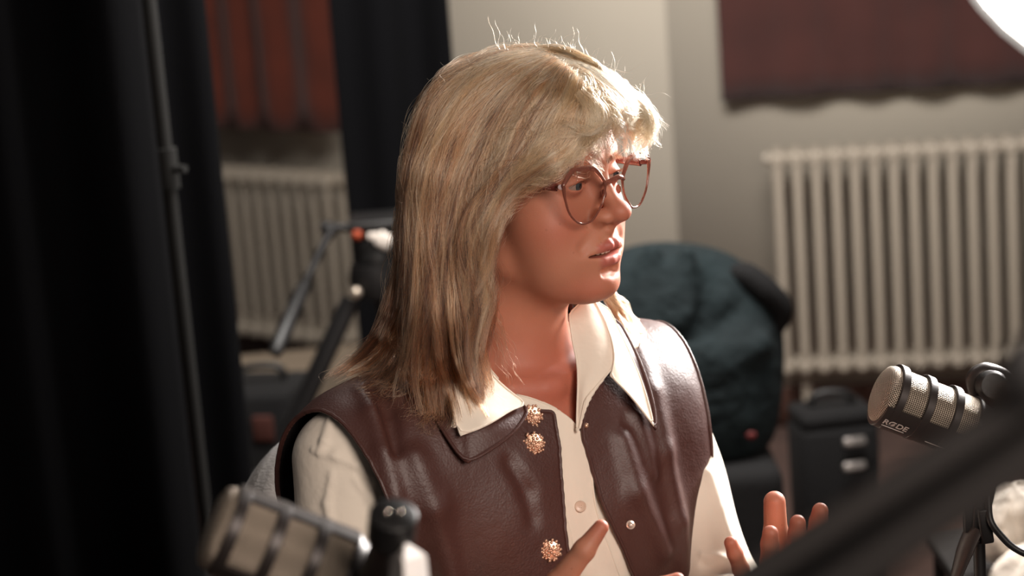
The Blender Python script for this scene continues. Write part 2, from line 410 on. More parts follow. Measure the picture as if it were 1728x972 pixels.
# ------------------------------------------------------------------ body space: mm, origin at the base of the neck, +x her right, +y forward
BR = rotE(z=213.0)
BO = P(868, 640, 2.06)
def B2W(p): return BO + (np.asarray(p, float)/1000) @ BR.T
def W2B(p): return ((np.asarray(p, np.float32)-BO.astype(np.float32)) @ BR.astype(np.float32))*1000
def sd_torso(q):
    s = np.stack([np.abs(q[:, 0]), q[:, 1], q[:, 2]], -1)
    d = sE(s, (0, 0, -120), (140, 98, 150))
    d = smin(d, sC(s, (40, -22, -10), (172, -12, -34), 46, 42), 50)
    d = smin(d, sE(s, (64, 52, -165), (60, 46, 66)), 55)
    d = smin(d, sE(s, (0, 0, -300), (132, 98, 150)), 60)
    return d
SHR, SHL = B2W((190, -8, -38)), B2W((-172, -8, -36))
ELR, ELL = B2W((236, 35, -318)), P(1214, 1012, 2.11)
WRR, WRL = P(852, 1075, 1.85), P(1318, 1085, 2.00)
NECKB = H2W((0, -22, -62)); NECKT = B2W((0, -8, 10))
FINGERS = []
def W_(l): return [P(*a) for a in l]
HAND_R = dict(wrist=WRR, palm=W_([(925, 1050, 1.825), (950, 1075, 1.83)]), f=[
    (W_([(985, 1030, 1.80), (1065, 1008, 1.79), (1112, 990, 1.79), (1143, 979, 1.792)]), [9.5, 8.5, 7.8, 6.6]),
    (W_([(985, 1062, 1.805), (1075, 1050, 1.78), (1130, 1035, 1.785), (1165, 1025, 1.79)]), [9.5, 8.6, 7.8, 6.8]),
    (W_([(975, 1095, 1.81), (1060, 1092, 1.785), (1110, 1082, 1.79), (1142, 1075, 1.80)]), [9.2, 8.2, 7.4, 6.5]),
    (W_([(960, 1125, 1.82), (1030, 1128, 1.80), (1068, 1122, 1.80), (1095, 1118, 1.81)]), [8.4, 7.2, 6.6, 5.8])],
    th=(W_([(885, 1052, 1.83), (942, 985, 1.81), (986, 928, 1.80), (1014, 890, 1.80)]), [14, 11.5, 9.4, 6.8]))
HAND_L = dict(wrist=WRL, palm=W_([(1335, 1010, 1.955), (1290, 1025, 1.945)]), f=[
    (W_([(1352, 968, 1.935), (1374, 912, 1.905), (1381, 880, 1.893), (1384, 862, 1.888)]), [9.4, 8.6, 8.2, 7.4]),
    (W_([(1325, 975, 1.925), (1341, 930, 1.885), (1345, 900, 1.873), (1346, 882, 1.87)]), [9.5, 8.6, 8.1, 7.2]),
    (W_([(1294, 985, 1.92), (1298, 948, 1.88), (1299, 918, 1.866), (1300, 900, 1.862)]), [9.2, 8.4, 8.0, 7.2]),
    (W_([(1263, 1000, 1.925), (1250, 960, 1.89), (1240, 934, 1.878), (1233, 916, 1.874)]), [8.4, 7.6, 6.9, 6.0])],
    th=(W_([(1322, 1045, 1.985), (1314, 965, 1.975), (1309, 900, 1.968), (1307, 847, 1.964)]), [14.5, 12.4, 11.4, 10.4]))
def sd_hand(p, H, el):
    q = p*np.float32(1000); k = lambda a: np.asarray(a)*1000
    d = sC(q, k(el), k(H['wrist']), 42, 25)
    for (f, r) in H['f']:
        d = smin(d, sC(q, k(H['wrist']), k(f[0]), 17, 10.5), 14)
    d = smin(d, sC(q, k(H['wrist']), k(H['th'][0][0]), 18, 15), 12)
    d = smin(d, sC(q, k(H['th'][0][0]), k(H['f'][0][0][0]), 9, 8), 14)
    for a in range(3): d = smin(d, sC(q, k(H['f'][a][0][0]), k(H['f'][a+1][0][0]), 9, 9), 8)
    fs = [sPoly(q, [k(x) for x in f], r, 3) for (f, r) in H['f']] + [sPoly(q, [k(x) for x in H['th'][0]], H['th'][1], 4)]
    for e in fs: d = smin(d, e, 3.5)
    return d
def boxed(p, c, r, fn, far=40.0):
    """evaluate fn only inside a ball; beyond it return the distance to the ball"""
    dd = (np.linalg.norm(p-np.asarray(c, np.float32), axis=-1)-r)*1000
    out = np.maximum(dd, 0)+far*.6; m = dd < 0
    if m.any(): out[m] = np.minimum(fn(p[m]), out[m]+1e3)
    return out
def sd_body(p):
    """metres; the whole figure"""
    q = W2B(p)
    d = sd_torso(q)
    d = smin(d, sE(np.stack([np.abs(q[:, 0]), q[:, 1], q[:, 2]], -1), (0, -12, -450), (165, 118, 110)), 60)
    s = np.stack([np.abs(q[:, 0]), q[:, 1], q[:, 2]], -1)
    d = smin(d, sC(s, (88, 10, -470), (105, 420, -455), 82, 56), 40)
    d = smin(d, sC(s, (105, 420, -455), (105, 400, -890), 54, 36), 20)
    d = smin(d, sC(s, (105, 385, -925), (108, 540, -940), 36, 26), 25)
    pm = p*np.float32(1000); k = lambda a: np.asarray(a)*1000
    d = smin(d, sC(pm, k(SHR), k(ELR), 44, 38), 30); d = smin(d, sC(pm, k(SHL), k(ELL), 44, 38), 30)
    nk = sC(pm, k(NECKB), k(NECKT), 53, 58)
    d = smin(d, nk, 32)
    tb = lambda a: smax(a, a, 1)
    h = boxed(p, HEADC+np.array([0, 0, -.02]), .175, lambda x: sd_head(W2H(x)))
    d = smin(d, h, 27)
    d = smin(d, boxed(p, P(990, 1040, 1.82), .15, lambda x: sd_hand(x, HAND_R, ELR)), 6)
    d = smin(d, sC(pm, k(ELR), k(WRR), 38, 25), 14)
    d = smin(d, boxed(p, P(1310, 980, 1.93), .13, lambda x: sd_hand(x, HAND_L, ELL)), 6)
    d = smin(d, sC(pm, k(ELL), k(WRL), 38, 25), 14)
    # throat notch and collar bones, neck strap
    d = smin(d, sC(q, (8, 62, 4), (110, 30, 12), 4.5, 4.5), 24); d = smin(d, sC(q, (-8, 62, 4), (-120, 26, 14), 7, 7), 18)
    return d/1000
# ------------------------------------------------------------------ materials of the person
def skin_mat():
    m = bpy.data.materials.new('skin'); m.use_nodes = True; nt = m.node_tree; N = nt.nodes; L = nt.links; b = N['Principled BSDF']
    tc = N.new('ShaderNodeTexCoord')
    def noise(sc, det=4):
        n = N.new('ShaderNodeTexNoise'); n.inputs['Scale'].default_value = sc; n.inputs['Detail'].default_value = det; L.new(tc.outputs['Object'], n.inputs['Vector']); return n.outputs['Fac']
    def mixc(f, a, bb):
        x = N.new('ShaderNodeMix'); x.data_type = 'RGBA'
        for i, v in ((0, f), (6, a), (7, bb)):
            if isinstance(v, bpy.types.NodeSocket): L.new(v, x.inputs[i])
            else: x.inputs[i].default_value = v
        return x.outputs[2]
    def attr(n):
        a = N.new('ShaderNodeAttribute'); a.attribute_name = n; return a.outputs['Fac']
    base = mixc(noise(22), srgb(192, 132, 106), srgb(182, 118, 93))
    base = mixc(attr('blush'), base, srgb(182, 100, 80))
    base = mixc(attr('lip'), base, srgb(178, 98, 86))
    base = mixc(attr('brow'), base, srgb(120, 92, 72))
    vo = N.new('ShaderNodeTexVoronoi'); vo.inputs['Scale'].default_value = 62; L.new(tc.outputs['Object'], vo.inputs['Vector'])
    mr = N.new('ShaderNodeMapRange'); mr.inputs[1].default_value = .10; mr.inputs[2].default_value = .05; mr.inputs[3].default_value = 0; mr.inputs[4].default_value = .35
    L.new(vo.outputs['Distance'], mr.inputs[0]); base = mixc(mr.outputs[0], base, srgb(150, 90, 70))
    L.new(base, b.inputs['Base Color'])
    b.inputs['Roughness'].default_value = .54; b.inputs['Specular IOR Level'].default_value = .38
    b.inputs['Subsurface Weight'].default_value = .35; b.inputs['Subsurface Radius'].default_value = (1, .36, .2); b.inputs['Subsurface Scale'].default_value = .006
    bp = N.new('ShaderNodeBump'); bp.inputs['Strength'].default_value = .25; bp.inputs['Distance'].default_value = .0006
    L.new(noise(900, 2), bp.inputs['Height']); L.new(bp.outputs['Normal'], b.inputs['Normal'])
    return m
M_SKIN = skin_mat()
def leather_mat():
    m = bpy.data.materials.new('brown_leather'); m.use_nodes = True; nt = m.node_tree; N = nt.nodes; L = nt.links; b = N['Principled BSDF']
    b.inputs['Base Color'].default_value = srgb(74, 42, 36); b.inputs['Roughness'].default_value = .36; b.inputs['Specular IOR Level'].default_value = .6
    tc = N.new('ShaderNodeTexCoord'); v = N.new('ShaderNodeTexVoronoi'); v.inputs['Scale'].default_value = 520; v.feature = 'SMOOTH_F1'; L.new(tc.outputs['Object'], v.inputs['Vector'])
    n = N.new('ShaderNodeTexNoise'); n.inputs['Scale'].default_value = 45; n.inputs['Detail'].default_value = 4; L.new(tc.outputs['Object'], n.inputs['Vector'])
    a = N.new('ShaderNodeBump'); a.inputs['Strength'].default_value = .35; a.inputs['Distance'].default_value = .0006; L.new(v.outputs['Distance'], a.inputs['Height'])
    c = N.new('ShaderNodeBump'); c.inputs['Strength'].default_value = .35; c.inputs['Distance'].default_value = .003; L.new(n.outputs['Fac'], c.inputs['Height'])
    L.new(a.outputs['Normal'], c.inputs['Normal']); L.new(c.outputs['Normal'], b.inputs['Normal'])
    mr = N.new('ShaderNodeMapRange'); mr.inputs[3].default_value = .44; mr.inputs[4].default_value = .58; L.new(n.outputs['Fac'], mr.inputs[0]); L.new(mr.outputs[0], b.inputs['Roughness'])
    return m
M_LEATH = leather_mat()
M_LINING = mat('dark_lining', srgb(30, 20, 20), .8)
M_SHIRT = mat('cream_cotton', srgb(238, 226, 210), .85, bump=('noise', 60, .25, .004), sheen=.15)
M_GOLD = mat('gold_button', srgb(226, 186, 160), .34, metal=.75)
M_PEARL = mat('pearl', srgb(245, 225, 210), .15, metal=.4, coat=1)
# ------------------------------------------------------------------ the figure
O_PERSON = (BO[0], BO[1], 0.0)
woman = thing('person', 'woman with shoulder-length blond hair and glasses in a brown leather vest, seated and talking', 'person', O_PERSON)
HB = .0016
V, Q = surfnets(sd_body, BO+np.array([-.45, -.62, -.98]), BO+np.array([.55, .32, .50]), .0018)
q = W2H(V.astype(np.float32)); hd = np.linalg.norm(V-HEADC, axis=1)
lip = np.clip(1-LIPS(q)/1.6, 0, 1)*(hd < .16)*(q[:, 1] > 60)
g3 = lambda c, r: np.exp(-((np.stack([np.abs(q[:, 0]), q[:, 1], q[:, 2]], -1)-np.array(c))**2/np.array(r, float)**2).sum(1))
bl = .75*g3((46, 62, -38), (24, 30, 22))+.7*g3((0, 108, -30), (13, 14, 12))+.5*g3((20, 80, -100), (30, 30, 14))+.35*g3((30, 84, -4), (16, 20, 9))
bb = W2B(V); bl += .8*np.exp(-((bb-np.array([0, 60, 0]))**2/np.array([75., 80, 60])**2).sum(1))
for H in (HAND_R, HAND_L):
    for t in [f[0][-1] for f in H['f']]+[H['th'][0][-1]]: bl += .7*np.exp(-((V-t)**2).sum(1)/.013**2)
body = npmesh('body', V, Q, M_SKIN, woman, attrs=dict(lip=lip, blush=np.clip(bl, 0, .9), brow=np.zeros(len(V))))
# ------------------------------------------------------------------ cloth shells
def polysd(x, y, poly):
    poly = np.asarray(poly, float); d = np.full(x.shape, 1e9); ins = np.zeros(x.shape, bool); n = len(poly)
    for i in range(n):
        a, b = poly[i], poly[(i+1) % n]; e = b-a; w = np.stack([x-a[0], y-a[1]], -1)
        t = np.clip((w@e)/(e@e), 0, 1); d = np.minimum(d, ((w-t[..., None]*e)**2).sum(-1))
        c = ((a[1] <= y) & (y < b[1])) | ((b[1] <= y) & (y < a[1]))
        xi = a[0]+(y-a[1])*e[0]/(e[1] if abs(e[1]) > 1e-9 else 1e-9); ins ^= c & (x < xi)
    return np.where(ins, -1, 1)*np.sqrt(d)
def pix(V):
    w = V-CC; z = w@CF; return 864+FPX*(w@CR)/z, 486-FPX*(w@CU)/z, z
def clip(V, Q, s):
    """keep the part of the surface where s < 0, cutting cleanly along s = 0"""
    T = np.concatenate([Q[:, [0, 1, 2]], Q[:, [0, 2, 3]]]) if Q.shape[1] == 4 else Q
    s = np.where(np.abs(s) < 1e-7, 1e-7, s); neg = s[T] < 0; c = neg.sum(1)
    out = [T[c == 3]]; newV = []; cache = {}; base = len(V)
    def cut(a, b):
        k = (min(a, b), max(a, b))
        if k not in cache:
            t = s[a]/(s[a]-s[b]); cache[k] = base+len(newV); newV.append(V[a]+(V[b]-V[a])*t)
        return cache[k]
    ex = []
    for t, ng in zip(T[(c == 1) | (c == 2)], neg[(c == 1) | (c == 2)]):
        if ng.sum() == 1:
            i = int(np.argmax(ng)); a, b, d = t[i], t[(i+1) % 3], t[(i+2) % 3]; ex.append((a, cut(a, b), cut(a, d)))
        else:
            i = int(np.argmin(ng)); a, b, d = t[i], t[(i+1) % 3], t[(i+2) % 3]; p, r = cut(a, b), cut(a, d); ex += [(p, b, d), (p, d, r)]
    if ex: out.append(np.array(ex))
    T = np.concatenate(out); V = np.concatenate([V, np.array(newV).reshape(-1, 3)])
    u, inv = np.unique(T, return_inverse=True); return V[u], inv.reshape(-1, 3)
def loops(T):
    """boundary loops of a triangle mesh"""
    E = np.concatenate([T[:, [0, 1]], T[:, [1, 2]], T[:, [2, 0]]]); st = set(map(tuple, E.tolist())); nx = {}
    for a, b in st:
        if (b, a) not in st: nx[a] = b
    out = []
    while nx:
        a, b = nx.popitem(); l = [a]
        while b != a and b in nx: l.append(b); b = nx.pop(b)
        out.append(l)
    return out
def smooth_mesh(V, T, it=4, lam=.5, keep=None):
    E = np.concatenate([T[:, [0, 1]], T[:, [1, 2]], T[:, [2, 0]]]); E = np.concatenate([E, E[:, ::-1]])
    cnt = np.bincount(E[:, 0], minlength=len(V))[:, None]
    for _ in range(it):
        S = np.stack([np.bincount(E[:, 0], weights=V[E[:, 1], k], minlength=len(V)) for k in range(3)], 1)/np.maximum(cnt, 1)
        D = lam*(S-V)
        if keep is not None: D[keep] = 0
        V = V+D
    return V
def cloth(name, V, T, m, thick, parent, hem=0, hem_mat=None, inward=True):
    o = npmesh(name, V, T, m, parent)
    md = o.modifiers.new('thickness', 'SOLIDIFY'); md.thickness = thick; md.offset = -1 if inward else 1
    if isinstance(m, (list, tuple)): md.material_offset = 1
    if hem:
        for l in loops(T):
            if len(l) > 60:
                b = MB(); p = V[l]
                for _ in range(6): p = (np.roll(p, 1, 0)+2*p+np.roll(p, -1, 0))/4
                b.tube(resamp(np.concatenate([p, p[:1]]), max(30, int(len(l)/2)))[:-1], hem, seg=8, closed=True)
                h = b.build('hem', hem_mat or (m[0] if isinstance(m, (list, tuple)) else m), o)
                h.data.transform(Matrix.Translation(-Vector(parent['_o'])))
    return o
pk = lambda a: np.asarray(a)*1000
def march(px, py, fn, d0=1.5, d1=2.6):
    """first hit of the camera-independent surface fn along a line through the room"""
    d = d0
    for _ in range(200):
        v = float(fn(P(px, py, d)[None].astype(np.float32))[0])
        if abs(v) < .0002: return P(px, py, d)
        d += max(v*.7, -.01)
        if d > d1: break
    return P(px, py, min(d, d1))
def ridge(pts): return [P(*p) for p in pts]
# base torso for clothes, mm
def sd_clothed(p, off):
    q = W2B(p); d = sd_torso(q)
    pm = p*np.float32(1000)
    nk = sC(pm, pk(NECKB), pk(NECKT), 50, 55); d = smin(d, nk, 32)
    return d-off
def wings(q):
    s = np.stack([np.abs(q[:, 0]), q[:, 1], q[:, 2]], -1)
    s[:, 1] = np.where(s[:, 1] < -4, (s[:, 1]+4)/1.12-4, s[:, 1])
    d = sE(s, (120, -4, -74), (150, 100, 104)); f = sE(s, (104, -2, -70), (122, 92, 98))
    return np.where(q[:, 0] < 0, smin(f, sE(q, (-134, 44, -260), (60, 54, 230), rotE(y=-3)), 40), d)
def sd_vest(p):
    q = W2B(p); pm = p*np.float32(1000)
    s = np.stack([np.abs(q[:, 0]), q[:, 1], q[:, 2]], -1)
    d = sd_clothed(p, 10); d = smin(d, wings(q), 40)
    for (r0, r1, k, amt) in VF: 
        e = sPoly(pm, [pk(x) for x in r0], r1, k)
        d = smin(d, e, k*1.6) if amt > 0 else smax(d, -e, k*1.6)
    q2 = q/1000
    d = d+1.6*np.sin(q[:, 0]*.045+q[:, 2]*.02)*np.sin(q[:, 2]*.03+1)
    return d/1000
VF = []
_v0 = sd_vest
def on_vest(px, py, lift=0.0):
    h = march(px, py, _v0); return h-CF*lift
# raised folds (+) and grooves (-) of the leather
def fold(pts, r, k, amt, lift):
    return ([on_vest(x, y, lift) for x, y in pts], r if not np.isscalar(r) else [r]*len(pts), k, amt)
_F = [fold([(1075, 585), (1098, 660), (1122, 760), (1146, 880), (1152, 965)], [1, 3, 3.5, 3, 2], 12, 1, .0),
      fold([(1055, 600), (1075, 700), (1100, 800)], [1, 3, 1], 9, 1, .0),
      fold([(612, 655), (630, 690), (648, 760), (668, 840)], [2, 5, 4, 2], 10, 1, .0),
      fold([(625, 650), (655, 690), (668, 760)], [2, 4, 1], 8, -1, .0),
      fold([(700, 770), (735, 860), (760, 970)], [1, 4, 4], 14, 1, .0),
      fold([(1050, 740), (1075, 830), (1120, 930)], [1, 3, 2], 12, 1, .0),
      fold([(860, 780), (890, 830), (900, 880)], [1, 3, 1], 9, -1, .0)]
VF = _F
def torso_top(V):
    """height above which the neck begins"""
    q = W2B(V.astype(np.float32)); return q
V, Q = surfnets(sd_vest, BO+np.array([-.32, -.28, -.52]), BO+np.array([.32, .26, .16]), .003)
q = W2B(V.astype(np.float32)); px, py, pz = pix(V); front = q[:, 1] > (-10-.12*q[:, 2]*0)
ax = np.abs(q[:, 0])
arm = ax-(np.where(q[:, 0] > 0, 216, 193)-np.where((q[:, 1] < 0) & (q[:, 0] > 0), .26, .14)*q[:, 1]+.06*q[:, 2]*(q[:, 0] > 0))
neck = 66-np.sqrt((q[:, 0]/1.0)**2+(q[:, 1]+6)**2)-0.25*np.minimum(q[:, 2], 0)*0
nk = np.where(q[:, 2] > -30, neck, -50.)
bot = -440-q[:, 2]
# opening between the fronts, and the neckline
OPEN = [(700, 560), (835, 655), (882, 688), (934, 695), (944, 745), (949, 820), (955, 900), (966, 985), (985, 1200), (1120, 1200), (1076, 985), (1046, 915), (1015, 850), (998, 790), (982, 735), (984, 690), (1003, 648), (1030, 600), (1010, 520), (900, 440), (760, 480)]
op = np.where(q[:, 1] > 15, -polysd(px, py, OPEN)*.57, -60.)
s = np.maximum.reduce([arm, nk, bot, op])
Vc, Tc = clip(V, Q, s/10)
Vc = smooth_mesh(Vc, Tc, 3, .5)
vest = cloth('leather_vest', Vc, Tc, [M_LEATH, M_LINING], .0028, woman, hem=.0021)
# ------------------------------------------------------------------ shirt body, just under the vest
def sd_shirt(p): 
    q = W2B(p); d = sd_clothed(p, 4.0)
    d = d+1.2*np.sin(q[:, 0]*.09+q[:, 2]*.03)
    return d/1000
V, Q = surfnets(sd_shirt, BO+np.array([-.32, -.28, -.52]), BO+np.array([.32, .26, .16]), .003)
q = W2B(V.astype(np.float32)); px, py, pz = pix(V)
SKINV = [(700, 480), (800, 590), (850, 650), (880, 670), (915, 678), (942, 691), (974, 722), (975, 640), (985, 590), (990, 500), (900, 400)]
op = np.where(q[:, 1] > 10, -polysd(px, py, SKINV)*.57, -60.)
nk = np.where(q[:, 2] > -25, 62-np.sqrt(q[:, 0]**2+(q[:, 1]+6)**2), -50.)
s = np.maximum.reduce([np.abs(q[:, 0])-180., op, nk, -430-q[:, 2]])
Vc, Tc = clip(V, Q, s/10)
shirt = cloth('shirt', Vc, Tc, M_SHIRT, .0012, woman, hem=.0009)
def on_shirt(px, py, lift=0.0): return march(px, py, sd_shirt)-CF*lift
# ------------------------------------------------------------------ sleeves
def sleeve(name, sh, el, wr, folds, rr):
    def fn(p):
        pm = p*np.float32(1000)
        d = smin(sC(pm, pk(sh), pk(el), rr[0], rr[1]), sC(pm, pk(el), pk(wr), rr[1], rr[2]), 18)
        for (pts, r, k, amt) in folds:
            e = sPoly(pm, [pk(x) for x in pts], r, 4); d = smin(d, e, k) if amt > 0 else smax(d, -e, k)
        t = (pm-pk(sh).astype(np.float32))@((pk(el)-pk(sh))/np.linalg.norm(pk(el)-pk(sh))).astype(np.float32)
        return (d+1.4*np.sin(t*.045+1.2*np.sin(pm[:, 0]*.03)))/1000
    c = np.array([sh, el, wr]); lo, hi = c.min(0)-.09, c.max(0)+.09
    return fn, lo, hi
SR = (52, 55, 36)
f0, lo, hi = sleeve('s', SHR+np.array([0, 0, -.005]), ELR, WRR, [], SR)
ms = lambda f, l, lift=0: [march(x, y, f)-CF*lift for x, y in l]
foldsR = [(ms(f0, [(530, 760), (565, 770), (600, 785), (632, 812)], -.001), [2, 3.5, 3.5, 2], 5, 1),
          (ms(f0, [(560, 705), (548, 745), (540, 765)], 0), [2, 3, 2], 6, 1),
          (ms(f0, [(560, 800), (552, 850), (560, 905)], 0), [1.5, 3, 2], 8, 1),
          (ms(f0, [(600, 810), (625, 840), (640, 880)], 0), [1.5, 3, 2], 8, 1)]
fR, lo, hi = sleeve('s', SHR+np.array([0, 0, -.005]), ELR, WRR, foldsR, SR)
V, Q = surfnets(fR, lo, hi, .003)
ez = (WRR-ELR)/np.linalg.norm(WRR-ELR); s = (V-WRR)@ez+.02
Vc, Tc = clip(V, Q, s); cloth('sleeve', Vc, Tc, M_SHIRT, .0012, woman, hem=.0012)
f0, lo, hi = sleeve('s', SHL, ELL, WRL, [], (47, 43, 36))
foldsL = [(ms(f0, [(1185, 935), (1215, 940), (1245, 950)], 0), [2, 3, 2], 7, 1), (ms(f0, [(1188, 955), (1220, 962), (1245, 968)], 0), [1.5, 2.5, 1.5], 5, -1),
          (ms(f0, [(1195, 800), (1215, 860), (1230, 900)], 0), [1.5, 3, 2], 10, 1)]
fL, lo, hi = sleeve('s', SHL, ELL, WRL, foldsL, (47, 43, 36))
V, Q = surfnets(fL, lo, hi, .003)
ez = (WRL-ELL)/np.linalg.norm(WRL-ELL); s = (V-WRL)@ez+.02
Vc, Tc = clip(V, Q, s); cloth('sleeve', Vc, Tc, M_SHIRT, .0012, woman, hem=.0012)
# trousers
M_TR = mat('dark_trousers', srgb(34, 34, 40), .85, bump=('noise', 80, .3, .003))
def sd_tr(p):
    q = W2B(p); s = np.stack([np.abs(q[:, 0]), q[:, 1], q[:, 2]], -1)
    d = sE(s, (0, -12, -450), (176, 126, 118)); d = smin(d, sC(s, (88, 10, -470), (105, 420, -455), 90, 66), 40)
    d = smin(d, sC(s, (105, 420, -455), (105, 400, -890), 64, 56), 20)
    return (d+2*np.sin(q[:, 0]*.06)*np.sin(q[:, 2]*.05))/1000
V, Q = surfnets(sd_tr, BO+np.array([-.32, -.65, -.98]), BO+np.array([.62, .3, -.25]), .007)
q = W2B(V.astype(np.float32)); s = np.maximum(-885-q[:, 2], q[:, 2]+375)
Vc, Tc = clip(V, Q, s/1000); cloth('trousers', Vc, Tc, M_TR, .002, woman)
M_SHOE = mat('black_shoe', srgb(22, 20, 20), .4)
for sx in (1, -1):
    b = MB(); c = B2W((105*sx, 470, -935)); b.ball(c+np.array([0, 0, .012]), (.047, .135, .045), R=BR, p=.8); b.box(c+np.array([0, 0, -.026]), (.088, .25, .014), BR, .005); b.build('shoe', M_SHOE, woman)
# ------------------------------------------------------------------ collars: grids given as rows of (x, y, lift over the cloth below)
def gridsurf(rows, nu=24, nv=40):
    R = [resamp(spline(np.asarray(r, float), 8), nv) for r in rows]; R = np.array(R)
    G = np.stack([resamp(spline(R[:, j], 8), nu) if len(R) > 2 else resamp(R[:, j], nu) for j in range(nv)], 1)
    nu, nv = G.shape[:2]; V = G.reshape(-1, 3)
    i, j = np.meshgrid(np.arange(nu-1), np.arange(nv-1), indexing='ij'); a = (i*nv+j).ravel()
    return V, np.stack([a, a+1, a+nv+1, a+nv], 1)
def collar(name, rows, m, th, parent, hem=0, stitch=None):
    V, Q = gridsurf(rows); T = np.concatenate([Q[:, [0, 1, 2]], Q[:, [0, 2, 3]]])
    n = np.cross(V[T[:, 1]]-V[T[:, 0]], V[T[:, 2]]-V[T[:, 0]]).sum(0)
    if n@CF > 0: T = T[:, ::-1].copy()
    return cloth(name, V, T, m, th, parent, hem)
U = lambda l, f=None: [(f or on_vest)(x, y, z) for x, y, z in l]
D = lambda l: [P(*a) for a in l]
# leather collar leaf, near side (lies on the vest)
collar('vest_collar', [D([(745, 545, 2.030), (785, 600, 1.988), (838, 655, 1.972), (884, 686, 1.974)]),
                       D([(718, 600, 1.985), (772, 680, 1.938), (838, 712, 1.938), (888, 690, 1.965)]),
                       D([(704, 650, 1.960), (745, 722, 1.925), (784, 779, 1.917), (796, 777, 1.917), (838, 752, 1.930), (871, 725, 1.945), (891, 694, 1.963)])], [M_LEATH, M_LEATH], .0024, woman, hem=.0018)
collar('vest_collar', [D([(1012, 520, 2.060), (1034, 575, 2.042), (1046, 606, 2.030), (1040, 634, 2.012)]),
                       D([(1030, 535, 2.070), (1056, 592, 2.050), (1070, 640, 2.034), (1064, 660, 2.020)]),
                       D([(1048, 548, 2.078), (1079, 608, 2.054), (1101, 675, 2.036), (1108, 725, 2.022)])], [M_LEATH, M_LEATH], .0024, woman, hem=.0016)
# shirt collar, near leaf
collar('shirt_collar', [D([(752, 530, 2.040), (780, 572, 1.990), (812, 611, 1.970), (848, 650, 1.966), (883, 677, 1.968)]),
                        D([(742, 565, 2.005), (775, 622, 1.955), (812, 672, 1.938), (850, 686, 1.946), (883, 680, 1.963)]),
                        D([(748, 590, 1.980), (757, 655, 1.938), (774, 728, 1.913), (782, 733, 1.912), (826, 715, 1.922), (862, 692, 1.944), (884, 684, 1.961)])], M_SHIRT, .0016, woman, hem=.0010)
# far side: inner stand rising to the fold line, then the leaf turned down over the vest
collar('shirt_collar', [D([(960, 530, 2.034), (966, 575, 2.016), (975, 622, 2.006), (974, 690, 1.998), (973, 724, 1.990)]),
                        D([(985, 508, 2.040), (1000, 560, 2.022), (1006, 610, 2.008), (992, 650, 2.000), (976, 728, 1.990)]),
                        D([(1003, 506, 2.048), (1030, 562, 2.030), (1038, 608, 2.014), (1024, 632, 2.006), (988, 672, 1.996)])], M_SHIRT, .0016, woman, hem=.0010)
collar('shirt_collar', [D([(1000, 504, 2.050), (1028, 560, 2.030), (1037, 604, 2.014), (1030, 634, 2.004)]),
                        D([(1012, 512, 2.060), (1044, 576, 2.042), (1060, 630, 2.024), (1064, 668, 2.010)]),
                        D([(1028, 522, 2.070), (1060, 590, 2.050), (1085, 650, 2.030), (1104, 719, 2.012)])], M_SHIRT, .0016, woman, hem=.0010)
# shirt placket band (near edge of the shirt front, laid over)
collar('placket', [U([(872, 664, .003), (905, 674, .004), (940, 690, .004), (972, 716, .004), (996, 770, .005), (1003, 850, .006), (1030, 930, .006), (1060, 1010, .006)], on_shirt),
                   U([(868, 676, .003), (905, 690, .004), (935, 706, .004), (955, 740, .004), (968, 780, .004), (975, 850, .005), (998, 930, .005), (1025, 1010, .005)], on_shirt),
                   U([(860, 690, .001), (890, 710, .001), (918, 724, .001), (935, 760, .001), (942, 800, .001), (950, 850, .001), (970, 930, .001), (990, 1010, .001)], on_shirt)], M_SHIRT, .0012, woman, hem=.0009)
# ------------------------------------------------------------------ buttons
def flower(px, py, r=.0096):
    c = on_vest(px, py, .001); n = -CF*.9+np.array([.1, 0, 0]); n /= np.linalg.norm(n); A, B_, C_ = frame(n)
    b = MB(); b.lathe(c, n, [(0, r*.92), (.0018, r*.9), (.0028, r*.5)], 20)
    k = 0
    for ring, m in ((.22, 5), (.5, 9), (.78, 14), (1.0, 18)):
        for i in range(m):
            a = 2*math.pi*(i+.3*k)/m+RNG.normal()*.1; rr = r*ring*(1+.07*RNG.normal()); k += 1
            b.ball(c+(B_*math.cos(a)+C_*math.sin(a))*rr+n*(.0036-.0024*ring+.0006*RNG.random()), .0014+.0003*RNG.random(), 8, 5)
    return b.build('button', M_GOLD, woman)
for x, y in ((897, 701), (901, 747), (929, 928)): flower(x, y)
b = MB(); c = on_vest(1064, 885, .002); b.lathe(c, -CF, [(-.002, .002), (0, .0045), (.0012, .0044), (.0016, .0034)], 24); b.ball(c-CF*.0022, .0028, 16, 10); b.build('snap_stud', M_PEARL, woman)
b = MB(); c = on_vest(989, 718, .001); b.ball(c, .0026, 12, 8); b.build('snap_stud', M_GOLD, woman)
M_BT = mat('shirt_button', srgb(222, 196, 176), .3)
c = on_shirt(979, 853, .0075); b = MB(); b.lathe(c, -CF, [(-.001, .0055), (.0012, .0057), (.002, .005), (.0013, .0038)], 24)
for a in range(4): b.ball(c-CF*.0014+.0014*(CR*math.cos(a*math.pi/2+.8)+CU*math.sin(a*math.pi/2+.8)), .0005, 6, 4)
b.build('shirt_button', M_BT, woman)
